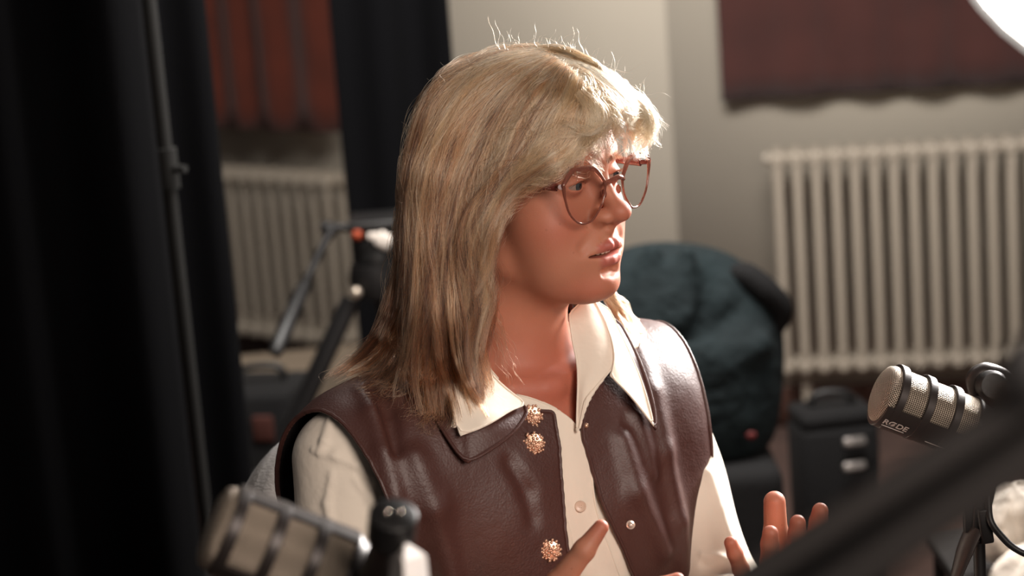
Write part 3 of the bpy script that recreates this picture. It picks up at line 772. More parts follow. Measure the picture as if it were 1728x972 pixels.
# ------------------------------------------------------------------ hair
def hull(p):
    """outer surface of the combed hair, mm"""
    q = W2H(p); pm = p*np.float32(1000)
    d = sE(q, (0, -10, 38), (83, 104, 84))
    d = smin(d, sE(q, (-8, 60, 62), (60, 54, 40), rotE(x=-14)), 22)
    d = smin(d, sE(q, (54, 40, 22), (24, 44, 34)), 20)
    ch = sPoly(pm, [pk(P(*a)) for a in ((765, 200, 1.975), (748, 300, 1.955), (742, 420, 1.955), (738, 520, 1.955), (712, 625, 1.952))], (46, 46, 42, 38, 24), 10)
    d = smin(d, ch, 30)
    fr = sPoly(pm, [pk(P(*a)) for a in ((850, 290, 1.925), (812, 380, 1.928), (802, 500, 1.94), (795, 640, 1.938))], (20, 20, 16, 9), 8)
    d = smin(d, fr, 22)
    bk = sPoly(pm, [pk(P(*a)) for a in ((850, 260, 2.07), (850, 420, 2.09), (850, 560, 2.11))], (46, 44, 36), 10)
    d = smin(d, bk, 30)
    fs = sPoly(pm, [pk(P(*a)) for a in ((960, 300, 2.09), (965, 420, 2.10), (975, 500, 2.11), (1022, 552, 2.10))], (30, 24, 16, 7), 8)
    return smin(d, fs, 20)
def hairsurf(p):
    return np.minimum(np.minimum(hull(p), boxed(p, HEADC, .15, lambda x: sd_head(W2H(x))-4)), sd_vest(p)*1000-3)/1000
def march_many(px, py, fn, d0=1.78, d1=2.16, steps=34):
    dirv = CF+np.outer((px-864)/FPX, CR)+np.outer((486-py)/FPX, CU); d = np.full(len(px), d0); best = np.full(len(px), 9.); bd = d.copy(); act = np.ones(len(px), bool)
    for _ in range(steps):
        i = np.nonzero(act)[0]
        if len(i) == 0: break
        v = fn((CC+dirv[i]*d[i, None]).astype(np.float32)); bt = v < best[i]; bd[i[bt]] = d[i[bt]]; best[i[bt]] = v[bt]
        d[i] += np.clip(v*.85, -.004, .05); act[i] = (d[i] < d1) & (np.abs(v) > .0004)
    return bd
def hair_mat():
    m = bpy.data.materials.new('blond_hair'); m.use_nodes = True; nt = m.node_tree; N = nt.nodes; L = nt.links; N.clear()
    h = N.new('ShaderNodeBsdfHairPrincipled'); o = N.new('ShaderNodeOutputMaterial'); L.new(h.outputs[0], o.inputs[0])
    h.parametrization = 'COLOR'; h.inputs['Roughness'].default_value = .30; h.inputs['Radial Roughness'].default_value = .75
    a = N.new('ShaderNodeAttribute'); a.attribute_name = 'tone'
    r = N.new('ShaderNodeValToRGB'); e = r.color_ramp.elements
    e[0].position = 0; e[0].color = srgb(66, 44, 32); e[1].position = 1; e[1].color = srgb(242, 198, 160)
    x = e.new(.35); x.color = srgb(136, 92, 66); x = e.new(.65); x.color = srgb(208, 148, 108)
    L.new(a.outputs['Fac'], r.inputs[0]); L.new(r.outputs[0], h.inputs['Color'])
    return m
M_HAIR = hair_mat()
def under_mat():
    m = mat('hair_mass', srgb(120, 88, 62), .7); nt = m.node_tree; N = nt.nodes; L = nt.links; b = N['Principled BSDF']
    tc = N.new('ShaderNodeTexCoord'); mp = N.new('ShaderNodeMapping'); mp.inputs['Scale'].default_value = (260, 260, 9); L.new(tc.outputs['Object'], mp.inputs[0])
    n = N.new('ShaderNodeTexNoise'); n.inputs['Scale'].default_value = 1; L.new(mp.outputs[0], n.inputs['Vector'])
    r = N.new('ShaderNodeValToRGB'); r.color_ramp.elements[0].color = srgb(84, 58, 42); r.color_ramp.elements[1].color = srgb(150, 112, 78); r.color_ramp.elements[0].position = .35; r.color_ramp.elements[1].position = .65
    L.new(n.outputs['Fac'], r.inputs[0]); L.new(r.outputs[0], b.inputs['Base Color'])
    bp = N.new('ShaderNodeBump'); bp.inputs['Strength'].default_value = .6; bp.inputs['Distance'].default_value = .002; L.new(n.outputs['Fac'], bp.inputs['Height']); L.new(bp.outputs[0], b.inputs['Normal'])
    return m
M_UNDER = under_mat()
V, Q = surfnets(lambda p: (hull(p)+7)/1000, P(880, 400, 2.02)-.27, P(880, 400, 2.02)+.27, .003)
px, py, pz = pix(V)
FACE = [(1115, 185), (1098, 192), (1078, 205), (1030, 200), (985, 222), (945, 262), (900, 296), (862, 330), (842, 370), (828, 430), (838, 520), (826, 560), (812, 640), (830, 760), (1300, 760), (1300, 200)]
nearside = pz < 2.035
qh = W2H(V.astype(np.float32))
s = np.where(nearside, -polysd(px, py, FACE)*.57, -40.)
s = np.maximum(s, np.where((qh[:, 0] < 20) & (qh[:, 1] > 20), np.minimum((qh[:, 1]-52), 40-qh[:, 2]), -30))
s = np.maximum(s, (py-668)*.57)
Vc, Tc = clip(V, Q, s/1000)
hair = npmesh('hair', Vc, Tc, M_UNDER, woman)
# strands ------------------------------------------------------------
NP = 22
CP, CT, CRr = [], [], []
def gl(l, n=NP): return resamp(spline(np.asarray(l, float), 8), n)
def sheet(guides, n, clumps, spread, wav=2.0, depth=(-.004, .003), tone=(.4, .25), lift=0.0, explicit=False, tipthin=1.0, lenv=.12, noise=1.5, rad=.00019, tg=0.0, tl=0.0):
    G = np.stack([gl(g) for g in guides]); ng = len(G); t = np.linspace(0, 1, NP)
    cu = RNG.random(clumps)*(ng-1); cph = RNG.random(clumps)*6.28; cfr = RNG.uniform(1.5, 3.5, clumps); camp = RNG.normal(0, wav, clumps); cdep = RNG.uniform(*depth, clumps); ctn = RNG.normal(0, 1, clumps); clen = RNG.uniform(1-lenv, 1+lenv*.3, clumps)
    ci = RNG.integers(0, clumps, n); u = cu[ci][:, None]+RNG.normal(0, 1, n)[:, None]*spread*(1-.55*tipthin*t[None]**.7)
    u = np.clip(u, 0, ng-1.0001); i = u.astype(int); f = (u-i)[..., None]
    ln = (clen[ci]*RNG.uniform(.9, 1.03, n))[:, None]; tt = np.clip(t[None]*ln, 0, 1)*(NP-1); k = np.minimum(tt.astype(int), NP-2); fk = (tt-k)[..., None]
    def at(ii): return G[ii, k]*(1-fk)+G[ii, k+1]*fk
    S = at(i)*(1-f)+at(np.minimum(i+1, ng-1))*f
    tn = np.gradient(S[..., :2], axis=1); nn = np.stack([-tn[..., 1], tn[..., 0]], -1); nn /= np.linalg.norm(nn, axis=-1, keepdims=True)+1e-9
    ph2 = RNG.random(n)*6.28; fr2 = RNG.uniform(1, 5, n)
    w = (camp[ci][:, None]*np.sin(cph[ci][:, None]+cfr[ci][:, None]*t*6.28)+noise*np.sin(ph2[:, None]+fr2[:, None]*t*6.28)*RNG.random(n)[:, None])*np.clip(t*4, 0, 1)
    S[..., :2] += nn*w[..., None]
    S[..., :2] += (RNG.normal(0, 1, (n, 1, 2))*noise*.8)
    if explicit: dep = S[..., 2]
    else: dep = march_many(S[..., 0].ravel(), S[..., 1].ravel(), hairsurf).reshape(n, NP)
    dep = (dep+np.pad(dep, ((0, 0), (1, 1)), 'edge')[:, :-2]+np.pad(dep, ((0, 0), (1, 1)), 'edge')[:, 2:])/3
    dep = dep-(lift+cdep[ci][:, None]+RNG.normal(0, .0012, n)[:, None]+tl*t[None]**2)
    x, y = S[..., 0], S[..., 1]
    W3 = CC+dep[..., None]*(CF+((x-864)/FPX)[..., None]*CR+((486-y)/FPX)[..., None]*CU)
    CP.append(W3); tv = np.clip(tone[0]+tone[1]*.5*ctn[ci][:, None]+RNG.normal(0, tone[1]*.3, n)[:, None]-tg*(t-.2), 0, 1); CT.append(tv)  # tg browns the tips: partly their colour, partly shade put into the tone
    CRr.append(rad*RNG.uniform(.6, 1.2, n)[:, None]*(1-.75*t[None]**3))
A = [[(905, 80), (830, 84), (770, 108), (725, 148), (697, 210), (681, 290), (669, 380), (662, 470), (642, 540), (600, 592), (545, 636)],
     [(912, 82), (848, 92), (788, 122), (743, 172), (714, 240), (697, 320), (686, 410), (680, 500), (662, 570), (628, 612), (585, 632)],
     [(920, 88), (866, 104), (810, 142), (766, 198), (738, 268), (719, 350), (711, 440), (704, 530), (694, 600), (690, 650), (700, 690)],
     [(928, 94), (885, 118), (836, 163), (793, 224), (764, 300), (745, 380), (737, 460), (733, 540), (730, 620), (742, 705)],
     [(938, 100), (902, 128), (862, 178), (822, 244), (792, 320), (770, 400), (763, 480), (762, 560), (764, 630), (752, 712)],
     [(950, 108), (922, 140), (888, 190), (852, 250), (820, 312), (798, 380), (790, 450), (785, 530), (790, 610), (822, 712)]]
A.append([(957, 114), (932, 150), (902, 202), (868, 262), (834, 318), (806, 380), (795, 450), (800, 530), (798, 610), (820, 708)])
sheet(A, 6500, 210, .055, lenv=.2, wav=5.0, tone=(.50, .55), depth=(-.010, .006), noise=1.6, tg=.42, tl=.006)
sheet(A, 900, 260, .10, wav=9.0, tg=.3, tone=(.66, .3), depth=(.000, .006), lift=.003, noise=4.0, lenv=.5)
B = [[(955, 112), (930, 148), (900, 200), (865, 258), (832, 310), (805, 370), (792, 440), (800, 520), (792, 600), (812, 695)],
     [(968, 122), (952, 163), (926, 213), (890, 263), (850, 308), (822, 358), (806, 420), (813, 480), (826, 520), (806, 575), (818, 650), (830, 690)],
     [(982, 136), (970, 178), (950, 223), (915, 266), (874, 298), (842, 342), (820, 398), (816, 450), (831, 500), (818, 550), (806, 600)],
     [(996, 150), (994, 188), (982, 223), (952, 258), (910, 284), (866, 308), (842, 346), (828, 395), (822, 440), (808, 480)],
     [(1000, 155), (1012, 190), (1008, 220), (990, 246), (968, 272), (942, 296), (902, 313), (868, 327), (845, 366), (828, 408)]]
B.insert(0, [(944, 105), (915, 140), (878, 192), (842, 252), (812, 312), (790, 380), (780, 450), (785, 530), (790, 610), (812, 690)])
sheet(B, 4600, 120, .06, wav=8.5, tl=.008, tg=.2, tone=(.60, .5), depth=(-.005, .008), lift=.002, lenv=.25, noise=2.2)
sheet(B, 800, 180, .12, wav=10.0, tone=(.72, .28), depth=(.002, .008), lift=.004, lenv=.5, noise=4.5)
C = [[(985, 140), (1012, 160), (1029, 188), (1024, 207), (1000, 213), (965, 198), (930, 192), (895, 205)], [(980, 150), (1003, 175), (1015, 200), (1000, 222), (960, 215), (920, 222), (880, 240)],
     [(970, 160), (985, 195), (975, 225), (940, 240), (900, 258), (868, 282)]]
sheet(C, 260, 26, .12, wav=3, tone=(.8, .2), depth=(.004, .010), lift=.003, lenv=.3)
E_ = [[(895, 80), (945, 78), (995, 98), (1035, 130), (1070, 158), (1100, 185), (1108, 200)],
      [(915, 84), (960, 90), (1004, 114), (1042, 142), (1072, 168), (1096, 200), (1102, 232)],
      [(935, 95), (975, 104), (1012, 128), (1044, 156), (1070, 184), (1088, 208), (1094, 236)],
      [(955, 110), (985, 120), (1012, 142), (1034, 170), (1052, 194), (1062, 214), (1068, 236)],
      [(970, 125), (992, 140), (1008, 165), (1018, 186), (1023, 208), (1026, 226)],
      [(980, 138), (990, 160), (992, 190), (986, 220), (974, 248), (960, 276)]]
sheet(E_, 3600, 100, .07, wav=3.0, tone=(.8, .4), tipthin=.3, depth=(-.004, .007), lift=.002, lenv=.35, noise=1.8)
sheet([[(1000, 100), (1050, 135), (1088, 165), (1112, 195), (1128, 215)], [(1010, 112), (1055, 148), (1092, 182), (1108, 215), (1106, 245)], [(1020, 130), (1058, 160), (1085, 195), (1096, 235), (1118, 246)]], 130, 60, .3, wav=3, tone=(.9, .2), depth=(-.004, .012), lift=.002, lenv=.5, noise=1.6, rad=.00012)
# thin see-through fringe tips in front of the forehead
Fr = [[(985, 180), (972, 250), (958, 292)], [(1005, 180), (1003, 250), (1010, 292)], [(1030, 178), (1038, 240), (1040, 275)], [(1055, 178), (1072, 232), (1074, 268)], [(1075, 180), (1096, 215), (1090, 266)], [(1085, 175), (1106, 205), (1100, 248)]]
sheet(Fr, 900, 70, .10, wav=4, tone=(.9, .15), depth=(.000, .008), lift=.003, lenv=.45, noise=2.5, rad=.00014)
# hair on the far shoulder, behind the neck
Fs = [[(985, 430, 2.11), (1010, 480, 2.105), (1035, 525, 2.10), (1056, 560, 2.08), (1066, 590, 2.065)], [(1000, 430, 2.10), (1022, 490, 2.10), (1050, 530, 2.10), (1075, 560, 2.09), (1088, 575, 2.085)], [(1010, 430, 2.10), (1030, 480, 2.10), (1062, 520, 2.11), (1090, 545, 2.11)]]
sheet(Fs, 1100, 24, .15, wav=2.5, tone=(.6, .25), explicit=True, depth=(-.004, .006), lenv=.3)
# wisps over the neck
Ne = [[(820, 480), (832, 530), (852, 580), (880, 640)], [(826, 500), (850, 545), (868, 600), (878, 655)], [(818, 520), (826, 570), (832, 620), (838, 650)]]
sheet(Ne, 34, 16, .3, wav=4, tone=(.5, .2), lift=.004, lenv=.5, rad=.00012)
# loose ends along the near shoulder
Sh = [[(668, 520), (640, 565), (598, 600), (545, 640)], [(690, 560), (668, 610), (640, 640), (590, 650)], [(715, 600), (700, 650), (690, 690), (670, 700)], [(740, 620), (745, 670), (742, 715), (728, 735)], [(790, 640), (800, 680), (818, 705), (826, 715)]]
sheet(Sh, 520, 70, .3, wav=5, tone=(.45, .3), lift=.003, lenv=.5, noise=3)
sheet([[(742, 330), (748, 440), (756, 550), (772, 630), (818, 708)], [(772, 330), (780, 440), (784, 550), (796, 630), (826, 700)], [(720, 330), (722, 440), (730, 560), (748, 650), (756, 722)]], 600, 26, .09, wav=4, tone=(.5, .4), lift=.001, tl=.024, lenv=.2, tg=.3)
# flyaways on the crown and around the outline
def flyaways():
    edge = spline(np.array([(662, 450), (672, 360), (684, 270), (704, 205), (735, 150), (775, 108), (830, 84), (900, 74), (960, 80), (1010, 105), (1050, 140), (1090, 170), (1102, 205), (1092, 245)], float), 10)
    n = 210; k = RNG.random(n)*(len(edge)-2); k = np.where(RNG.random(n) < .6, 60+RNG.random(n)*55, k).astype(int)
    for i in k:
        p = edge[i]; tg = edge[min(i+1, len(edge)-1)]-p; tg /= np.linalg.norm(tg)+1e-9; nr = np.array([tg[1], -tg[0]])
        L = RNG.gamma(2.2, 8)*(1.2 if 60 < i < 115 else .7); dr = tg*RNG.normal(0, .9)+nr*abs(RNG.normal(.7, .4)); dr /= np.linalg.norm(dr); bend = RNG.normal(0, .6)
        t = np.linspace(0, 1, NP)[:, None]; pr = np.array([-dr[1], dr[0]])
        xy = p-nr*6+dr*L*t+pr*L*bend*t**2+pr*np.sin(t*9+RNG.random()*6)*L*.05
        d = march_many(xy[:1, 0], xy[:1, 1], hairsurf)[0]+RNG.normal(0, .012)
        W3 = CC+d*(CF+((xy[:, 0]-864)/FPX)[:, None]*CR+((486-xy[:, 1])/FPX)[:, None]*CU)
        CP.append(W3[None]); CT.append(np.full((1, NP), RNG.uniform(.6, 1))); CRr.append((.00010*(1-.7*t[:, 0]))[None])
flyaways()
# hair on the side away from the camera: combed down from the parting over the back of the head
def backhair(n=3500):
    a = RNG.uniform(.5, 5.2, n); t = np.linspace(0, 1, NP)
    for s0 in range(0, n, 500):
        aa = a[s0:s0+500][:, None]; ph = np.clip(t*2.2, .12, 2.2)[None]
        el = np.minimum(ph, 1.5); dn = np.clip(ph-1.5, 0, 9)*150
        hx = -np.sin(aa)*np.sin(el)*82; hy = -10-np.cos(aa*0+aa)*np.sin(el)*-104; hz = 38+np.cos(el)*85-dn
        back = (-np.cos(aa) > -.35) | (np.sin(aa) > .3)
        q = np.stack([hx+0*hz, hy+0*hz, hz+0*hx], -1)
        ok = (q[:, 10:, 1].mean(1) < 45) & ((H2W(q[:, 12])-HEADC)@CF > .0)
        q = q[ok]; CP.append(H2W(q)); CT.append(np.clip(RNG.normal(.5, .2, len(q))[:, None]+0*t[None], 0, 1)); CRr.append(np.full((len(q), NP), .00016))
backhair()
def curves(name, CP, CT, CR_, m, parent):
    Pp = np.concatenate(CP)-np.asarray(parent['_o']); T = np.concatenate(CT); R = np.concatenate(CR_)
    c = bpy.data.hair_curves.new(name); c.add_curves([Pp.shape[1]]*len(Pp))
    c.position_data.foreach_set('vector', Pp.astype(np.float32).ravel())
    for k, v in (('radius', R), ('tone', T)):
        a = c.attributes.get(k) or c.attributes.new(k, 'FLOAT', 'POINT'); a.data.foreach_set('value', v.astype(np.float32).ravel())
    c.materials.append(m); o = bpy.data.objects.new(name, c); COL.objects.link(o); o.parent = parent; return o
strands = curves('hair_strands', CP, CT, CRr, M_HAIR, woman); strands['kind'] = 'stuff'
print('strands', sum(len(x) for x in CP))
# ------------------------------------------------------------------ eyes, brows, teeth, glasses
def inv_head(px, py, n, p0):
    """point where the sight line meets a plane given in head space (mm)"""
    n = HR@np.asarray(n, float); p = H2W(p0); o = CC; d = CF+CR*((px-864)/FPX)+CU*((486-py)/FPX)
    t = ((p-o)@n)/(d@n); return ((o+d*t)-HEADC)@HR*1000
M_EYE = mat('eye_white', srgb(158, 136, 124), .15, coat=1)  # darkened so that its colour carries the shade over the eye
M_IRIS = mat('iris', srgb(74, 84, 88), .1, noise=(900, srgb(40, 44, 46), .3, .7), coat=1)
M_BLACK = mat('pupil', srgb(8, 8, 8), .05, coat=1)
for sx in (1, -1):
    c = np.array([31*sx, 69.5, 0.]); b = MB(); b.ball(H2W(c), .0123, 32, 20); e = b.build('eye', M_EYE, woman)
    g = np.array([-.12, .99, -.05]); g /= np.linalg.norm(g); gw = HR@g
    b = MB(); b.lathe(H2W(c), gw, [(.0105, .0060), (.0112, .0058), (.0121, .0042), (.0126, .0022)], 32); i = b.build('iris', M_IRIS, woman); i.parent = e
    b = MB(); b.lathe(H2W(c), gw, [(.0120, .0026), (.0129, .0024), (.0131, .0010)], 24); i2 = b.build('pupil', M_BLACK, woman); i2.parent = e
M_TEETH = mat('teeth', srgb(222, 205, 184), .2, coat=.5)
b = MB()
for i in range(-5, 6):
    a = i*.27; b.ball(H2W((math.sin(a)*19, 67+math.cos(a)*19.5, -66.5)), (.0026, .0016, .0036), 10, 8, R=HR@rotE(z=-math.degrees(a)), p=.7)
b.build('teeth', M_TEETH, woman)
def hairs(name, roots, dirs, L, rad, tone, parent):
    n = len(roots); t = np.linspace(0, 1, 8)[None, :, None]
    Pp = roots[:, None]+dirs[:, None]*L[:, None, None]*t; Pp = Pp-np.asarray(parent['_o'])
    c = bpy.data.hair_curves.new(name); c.add_curves([8]*n); c.position_data.foreach_set('vector', Pp.astype(np.float32).ravel())
    for k, v in (('radius', np.tile(rad*(1-.8*t[0, :, 0]), n)), ('tone', np.repeat(tone, 8))):
        a = c.attributes.get(k) or c.attributes.new(k, 'FLOAT', 'POINT'); a.data.foreach_set('value', np.asarray(v, np.float32))
    c.materials.append(M_HAIR); o = bpy.data.objects.new(name, c); COL.objects.link(o); o.parent = parent; return o
hsd = lambda p: sd_head(W2H(p))/1000
for line in ([(1014, 279), (1003, 274), (986, 274), (970, 280), (958, 290)], [(1024, 274), (1031, 268), (1038, 264), (1043, 266)]):
    l = resamp(spline(np.array(line, float), 10), 120); k = RNG.integers(0, 119, 260); xy = l[k]+RNG.normal(0, 1, (260, 2))*np.array([1.2, 1.8])
    d = march_many(xy[:, 0], xy[:, 1], hsd)-.0004
    R0 = CC+d[:, None]*(CF+((xy[:, 0]-864)/FPX)[:, None]*CR+((486-xy[:, 1])/FPX)[:, None]*CU)
    tg = l[np.minimum(k+1, 119)]-l[k]; tg /= np.linalg.norm(tg, axis=1)[:, None]+1e-9
    D_ = tg[:, :1]*CR-tg[:, 1:]*CU+.45*CU-CF*.25+RNG.normal(0, .15, (260, 3)); D_ /= np.linalg.norm(D_, axis=1)[:, None]
    hairs('eyebrow', R0, D_, RNG.uniform(.004, .008, 260), .00012, RNG.uniform(.0, .3, 260), woman)
for sx in (1, -1):
    n = 60; a = RNG.uniform(-1, 1, n); r = np.stack([31*sx+a*12, 82.5-2.5*a*a, 3.2*(1-a*a)-.6], -1); dd = np.stack([a*.35, np.full(n, .85), .5+0*a], -1)
    hairs('eyelashes', H2W(r), (dd/np.linalg.norm(dd, axis=1)[:, None])@HR.T, RNG.uniform(.006, .009, n), .00011, np.zeros(n), woman)
# glasses --------------------------------------------------------------
def acetate(name, c, rough=.12, tr=.55):
    m = mat(name, c, rough, trans=tr, ior=1.45, coat=.6); return m
M_ACE = acetate('rose_acetate', srgb(156, 98, 82)); M_ACE2 = acetate('dark_rose_acetate', srgb(122, 58, 50), tr=.3)
def lensmat():
    m = bpy.data.materials.new('clear_lens'); m.use_nodes = True; nt = m.node_tree; N = nt.nodes; N.clear(); L = nt.links
    t = N.new('ShaderNodeBsdfTransparent'); t.inputs[0].default_value = (.93, .90, .89, 1); g = N.new('ShaderNodeBsdfGlossy'); g.inputs['Roughness'].default_value = .03
    f = N.new('ShaderNodeValue'); f.outputs[0].default_value = .07; mx = N.new('ShaderNodeMixShader'); o = N.new('ShaderNodeOutputMaterial')
    L.new(f.outputs[0], mx.inputs[0]); L.new(t.outputs[0], mx.inputs[1]); L.new(g.outputs[0], mx.inputs[2]); L.new(mx.outputs[0], o.inputs[0]); return m
M_LENS = lensmat()
G0 = H2W((0, 100, 0))
glasses = thing('eyeglasses', 'rose acetate eyeglasses with rounded octagonal rims on the woman\'s nose', 'glasses', G0)
WR = math.radians(7); nl = (math.sin(WR), math.cos(WR), -.03); p0 = (33, 97, -4)
NEAR = [(951, 317), (952, 310), (965, 289), (979, 285), (997, 284), (1006, 288), (1019, 306), (1021, 318), (1017, 341), (1004, 366), (994, 375), (978, 377), (962, 362), (954, 338)]
shape = np.array([inv_head(x, y, nl, p0) for x, y in NEAR])
def mir(s): s = s.copy(); s[:, 0] *= -1; return s
def rimpts(s): return spline(s, 6, True)
for sgn in (1, -1):
    s = shape if sgn == 1 else mir(shape); rp = rimpts(s); c = rp.mean(0); top = (rp[:, 2]-c[2])/25.
    rad = (1.1+1.5*np.clip(top+.15, 0, 1))/1000
    b = MB(); b.tube(H2W(rp), rad, seg=14, closed=True); rim = b.build('rim', M_ACE, glasses)
    ctr = c+np.array([0, 1.2, 0]); V = [H2W(ctr)]; n = len(rp); F = []
    rings = 6
    for k in range(1, rings+1):
        f = k/rings; q = c+(rp-c)*f*.985; q = q+np.array([0, 1.2*(1-f*f), 0]); V += list(H2W(q))
    for i in range(n): F.append((0, 1+i, 1+(i+1) % n))
    for k in range(rings-1):
        for i in range(n): F.append((1+k*n+i, 1+(k+1)*n+i, 1+(k+1)*n+(i+1) % n, 1+k*n+(i+1) % n))
    le = npmesh('lens', np.array(V), F, M_LENS, glasses)
    # hinge block and temple arm
    o = rp[np.argmax(rp[:, 0]*sgn)]; hx = o+np.array([2*sgn, -1.5, -1.])
    e1 = np.array([70*sgn, 84, o[2]-2]); e2 = np.array([74*sgn, 40, o[2]-1]); e3 = np.array([75*sgn, 5, o[2]]); e4 = np.array([74*sgn, -14, o[2]-12]); e5 = np.array([71*sgn, -22, o[2]-32])
    b = MB(); b.tube(H2W(np.array([hx, (hx+e1)/2+np.array([0, 1, 0]), e1])), [.0026, .0028, .0026], seg=12, sub=4); b.build('hinge_block', M_ACE2, glasses)
    b = MB(); b.tube(H2W(np.array([e1, e2, e3, e4, e5])), [.0024, .0021, .0020, .0020, .0018], seg=14, sub=6, flat=1.7, up=(0, 0, 1)); t_ = b.build('temple_arm', M_ACE2, glasses)
    b = MB()
    for k in (14, 17): b.ball(H2W(e1+(e2-e1)*(k/44.)+np.array([2.4*sgn, 0, .4])), .0007, 8, 6)
    r_ = b.build('rivet', M_GOLD, glasses); r_.parent = t_
    # nose pad
    b = MB(); b.ball(H2W((12*sgn, 96, -10)), (.0012, .003, .0045), 14, 10, R=HR); b.build('nose_pad', M_ACE, glasses)
i0 = shape[np.argmin(shape[:, 0])]
br = np.array([i0+np.array([1.5, 0, 4]), [7, 103, i0[2]+7], [0, 104.5, i0[2]+8.5], [-7, 103, i0[2]+7], mir(i0[None])[0]+np.array([-1.5, 0, 4])])
b = MB(); b.tube(H2W(br), [.0022, .0026, .0026, .0026, .0022], seg=12, sub=6); b.build('bridge', M_ACE, glasses)
# drop earring
ec = P(829, 503, 1.0); d_ = float(march_many(np.array([829.]), np.array([503.]), hairsurf)[0])
b = MB(); c = P(829, 506, d_-.004); b.ball(c, (.0022, .0022, .0032), 16, 12); b.tube([P(829, 500, d_-.004), P(828, 490, d_-.002), P(826, 484, d_+.002)], .0005, 6, sub=4); b.build('earring', M_PEARL, woman)
# ------------------------------------------------------------------ round softbox lamp at upper right
M_HOUS = mat('grey_lamp_cloth', srgb(150, 148, 146), .7); M_BP = mat('black_plastic', srgb(26, 25, 25), .45, bump=('noise', 300, .15, .001))
M_BM = mat('black_metal', srgb(26, 24, 24), .5, metal=.2)
LC = P(1968, -238, 3.3); LN = HEADC+np.array([.0, -.1, -.15])-LC; LN /= np.linalg.norm(LN)
LNF = LN*.55-CF*.75; LNF /= np.linalg.norm(LNF)
lamp = thing('softbox_lamp', 'large round white softbox lamp glowing at the upper right corner', 'lamp', (LC[0], LC[1]+.1, 0))
LR = .36
b = MB(); b.lathe(LC, -LNF, [(-.035, LR*.25), (-.03, LR*.6), (-.012, LR*.9), (0, LR*.985)], 64); b.build('diffuser', emit('lamp_diffuser_glow', (1.0, .95, .90, 1), 36), lamp)
b = MB(); b.lathe(LC, -LNF, [(-.012, LR), (-.012, LR+.012), (.02, LR+.014), (.16, LR*.72), (.26, LR*.28), (.27, .07)], 48, cap=False); b.build('shade', M_HOUS, lamp)
A_, B_, C_ = frame(LNF)
for k in range(8):
    a = k*math.pi/4+.2; p = LC+(B_*math.cos(a)+C_*math.sin(a))*(LR+.012); b = MB(); b.box(p, (.05, .022, .022), rot=np.stack([A_, B_*math.cos(a)+C_*math.sin(a), -B_*math.sin(a)+C_*math.cos(a)], 1), bev=.004); b.build('rib_socket', M_HOUS, lamp)
b = MB(); b.lathe(LC-LNF*.27, -LNF, [(0, .07), (.02, .075), (.2, .07), (.22, .05)], 32); b.build('lamp_head', M_BP, lamp)
sp = LC-LNF*.35; b = MB(); b.tube([sp, (sp[0], sp[1], sp[2]-.12), (sp[0], sp[1], .04)], .014, 14); b.build('pole', M_BM, lamp)
for a in (.3, 2.4, 4.5):
    b = MB(); b.tube([(sp[0], sp[1], .5), (sp[0]+.4*math.cos(a), sp[1]+.4*math.sin(a), .012)], .010, 10); b.build('leg', M_BM, lamp)
# ------------------------------------------------------------------ fluid head tripod at left
T0 = P(632, 470, 3.85); tp = thing('camera_tripod', 'black camera tripod with a pan handle pointing down left, behind the woman\'s hair', 'tripod', (T0[0], T0[1], 0))
D_t = 3.85; tz = lambda x, y, d=D_t: P(x, y, d)
def tb(name, pts, r, m=M_BM, seg=14, sub=0): q = MB(); q.tube(pts, r, seg, sub=sub); return q.build(name, m, tp)
q = MB(); q.box(tz(632, 373), (.095, .12, .018), bev=.005); q.box(tz(628, 381), (.075, .09, .016), bev=.004); q.build('camera_plate', M_BP, tp)
q = MB(); q.ball(tz(634, 412), (.042, .042, .040), 24, 14, p=.7); q.lathe(tz(634, 440), (0, 0, 1), [(-.03, .034), (-.02, .04), (.02, .038), (.03, .030)], 28); q.build('fluid_head', M_BP, tp)
tb('tilt_lock', [tz(655, 386), tz(575, 384), tz(548, 383)], [.008, .008, .011])
q = MB(); q.ball(tz(551, 384), (.014, .014, .012), 16, 10, p=.7); q.build('knob', M_BP, tp)
h = tb('pan_handle', [tz(562, 385, 3.83), tz(548, 408, 3.8), tz(515, 478, 3.72)], [.011, .008, .007])
g = tb('grip', [tz(518, 474, 3.725), tz(512, 486, 3.71), tz(490, 535, 3.66), tz(470, 582, 3.61), tz(464, 597, 3.6)], [.009, .0135, .0145, .015, .011], M_BP); g.parent = h
q = MB(); q.ball(tz(603, 397, 3.78), (.010, .010, .010), 14, 10); q.build('level_knob', mat('orange_plastic', srgb(150, 60, 30), .5), tp)
q = MB(); q.box(tz(648, 406, 3.78), (.030, .012, .030), rot=rotE(y=35), bev=.006); q.box(tz(634, 398, 3.785), (.03, .010, .012), bev=.003); q.build('white_tag', mat('white_plastic', srgb(225, 215, 205), .4), tp)
q = MB(); q.lathe(tz(634, 470), (0, 0, 1), [(-.03, .044), (0, .05), (.03, .045)], 28); q.build('bowl', M_BM, tp)
q = MB(); q.ball(tz(601, 494, 3.8), .011, 14, 10); q.build('knob', mat('pale_metal', srgb(190, 176, 160), .35, metal=.7), tp)
bw = tz(634, 480)
for a, s in ((3.5, 1), (5.4, 1), (1.3, 1)):
    f_ = np.array([bw[0]+.46*math.cos(a), bw[1]+.46*math.sin(a), .015]); s_ = np.array([bw[0]+.05*math.cos(a), bw[1]+.05*math.sin(a), bw[2]-.02]); t_ = np.array([-math.sin(a), math.cos(a), 0])*.014
    q = MB()
    for o in (-t_, t_): q.tube([s_+o, s_+(f_-s_)*.55+o], .014, 10)
    q.tube([s_+(f_-s_)*.45, f_], .009, 10); lg = q.build('leg', M_BM, tp)
    q = MB(); q.ball(s_+(f_-s_)*.5, (.034, .034, .045), 16, 10, p=.7); k_ = q.build('leg_lock', M_BP, tp); k_.parent = lg
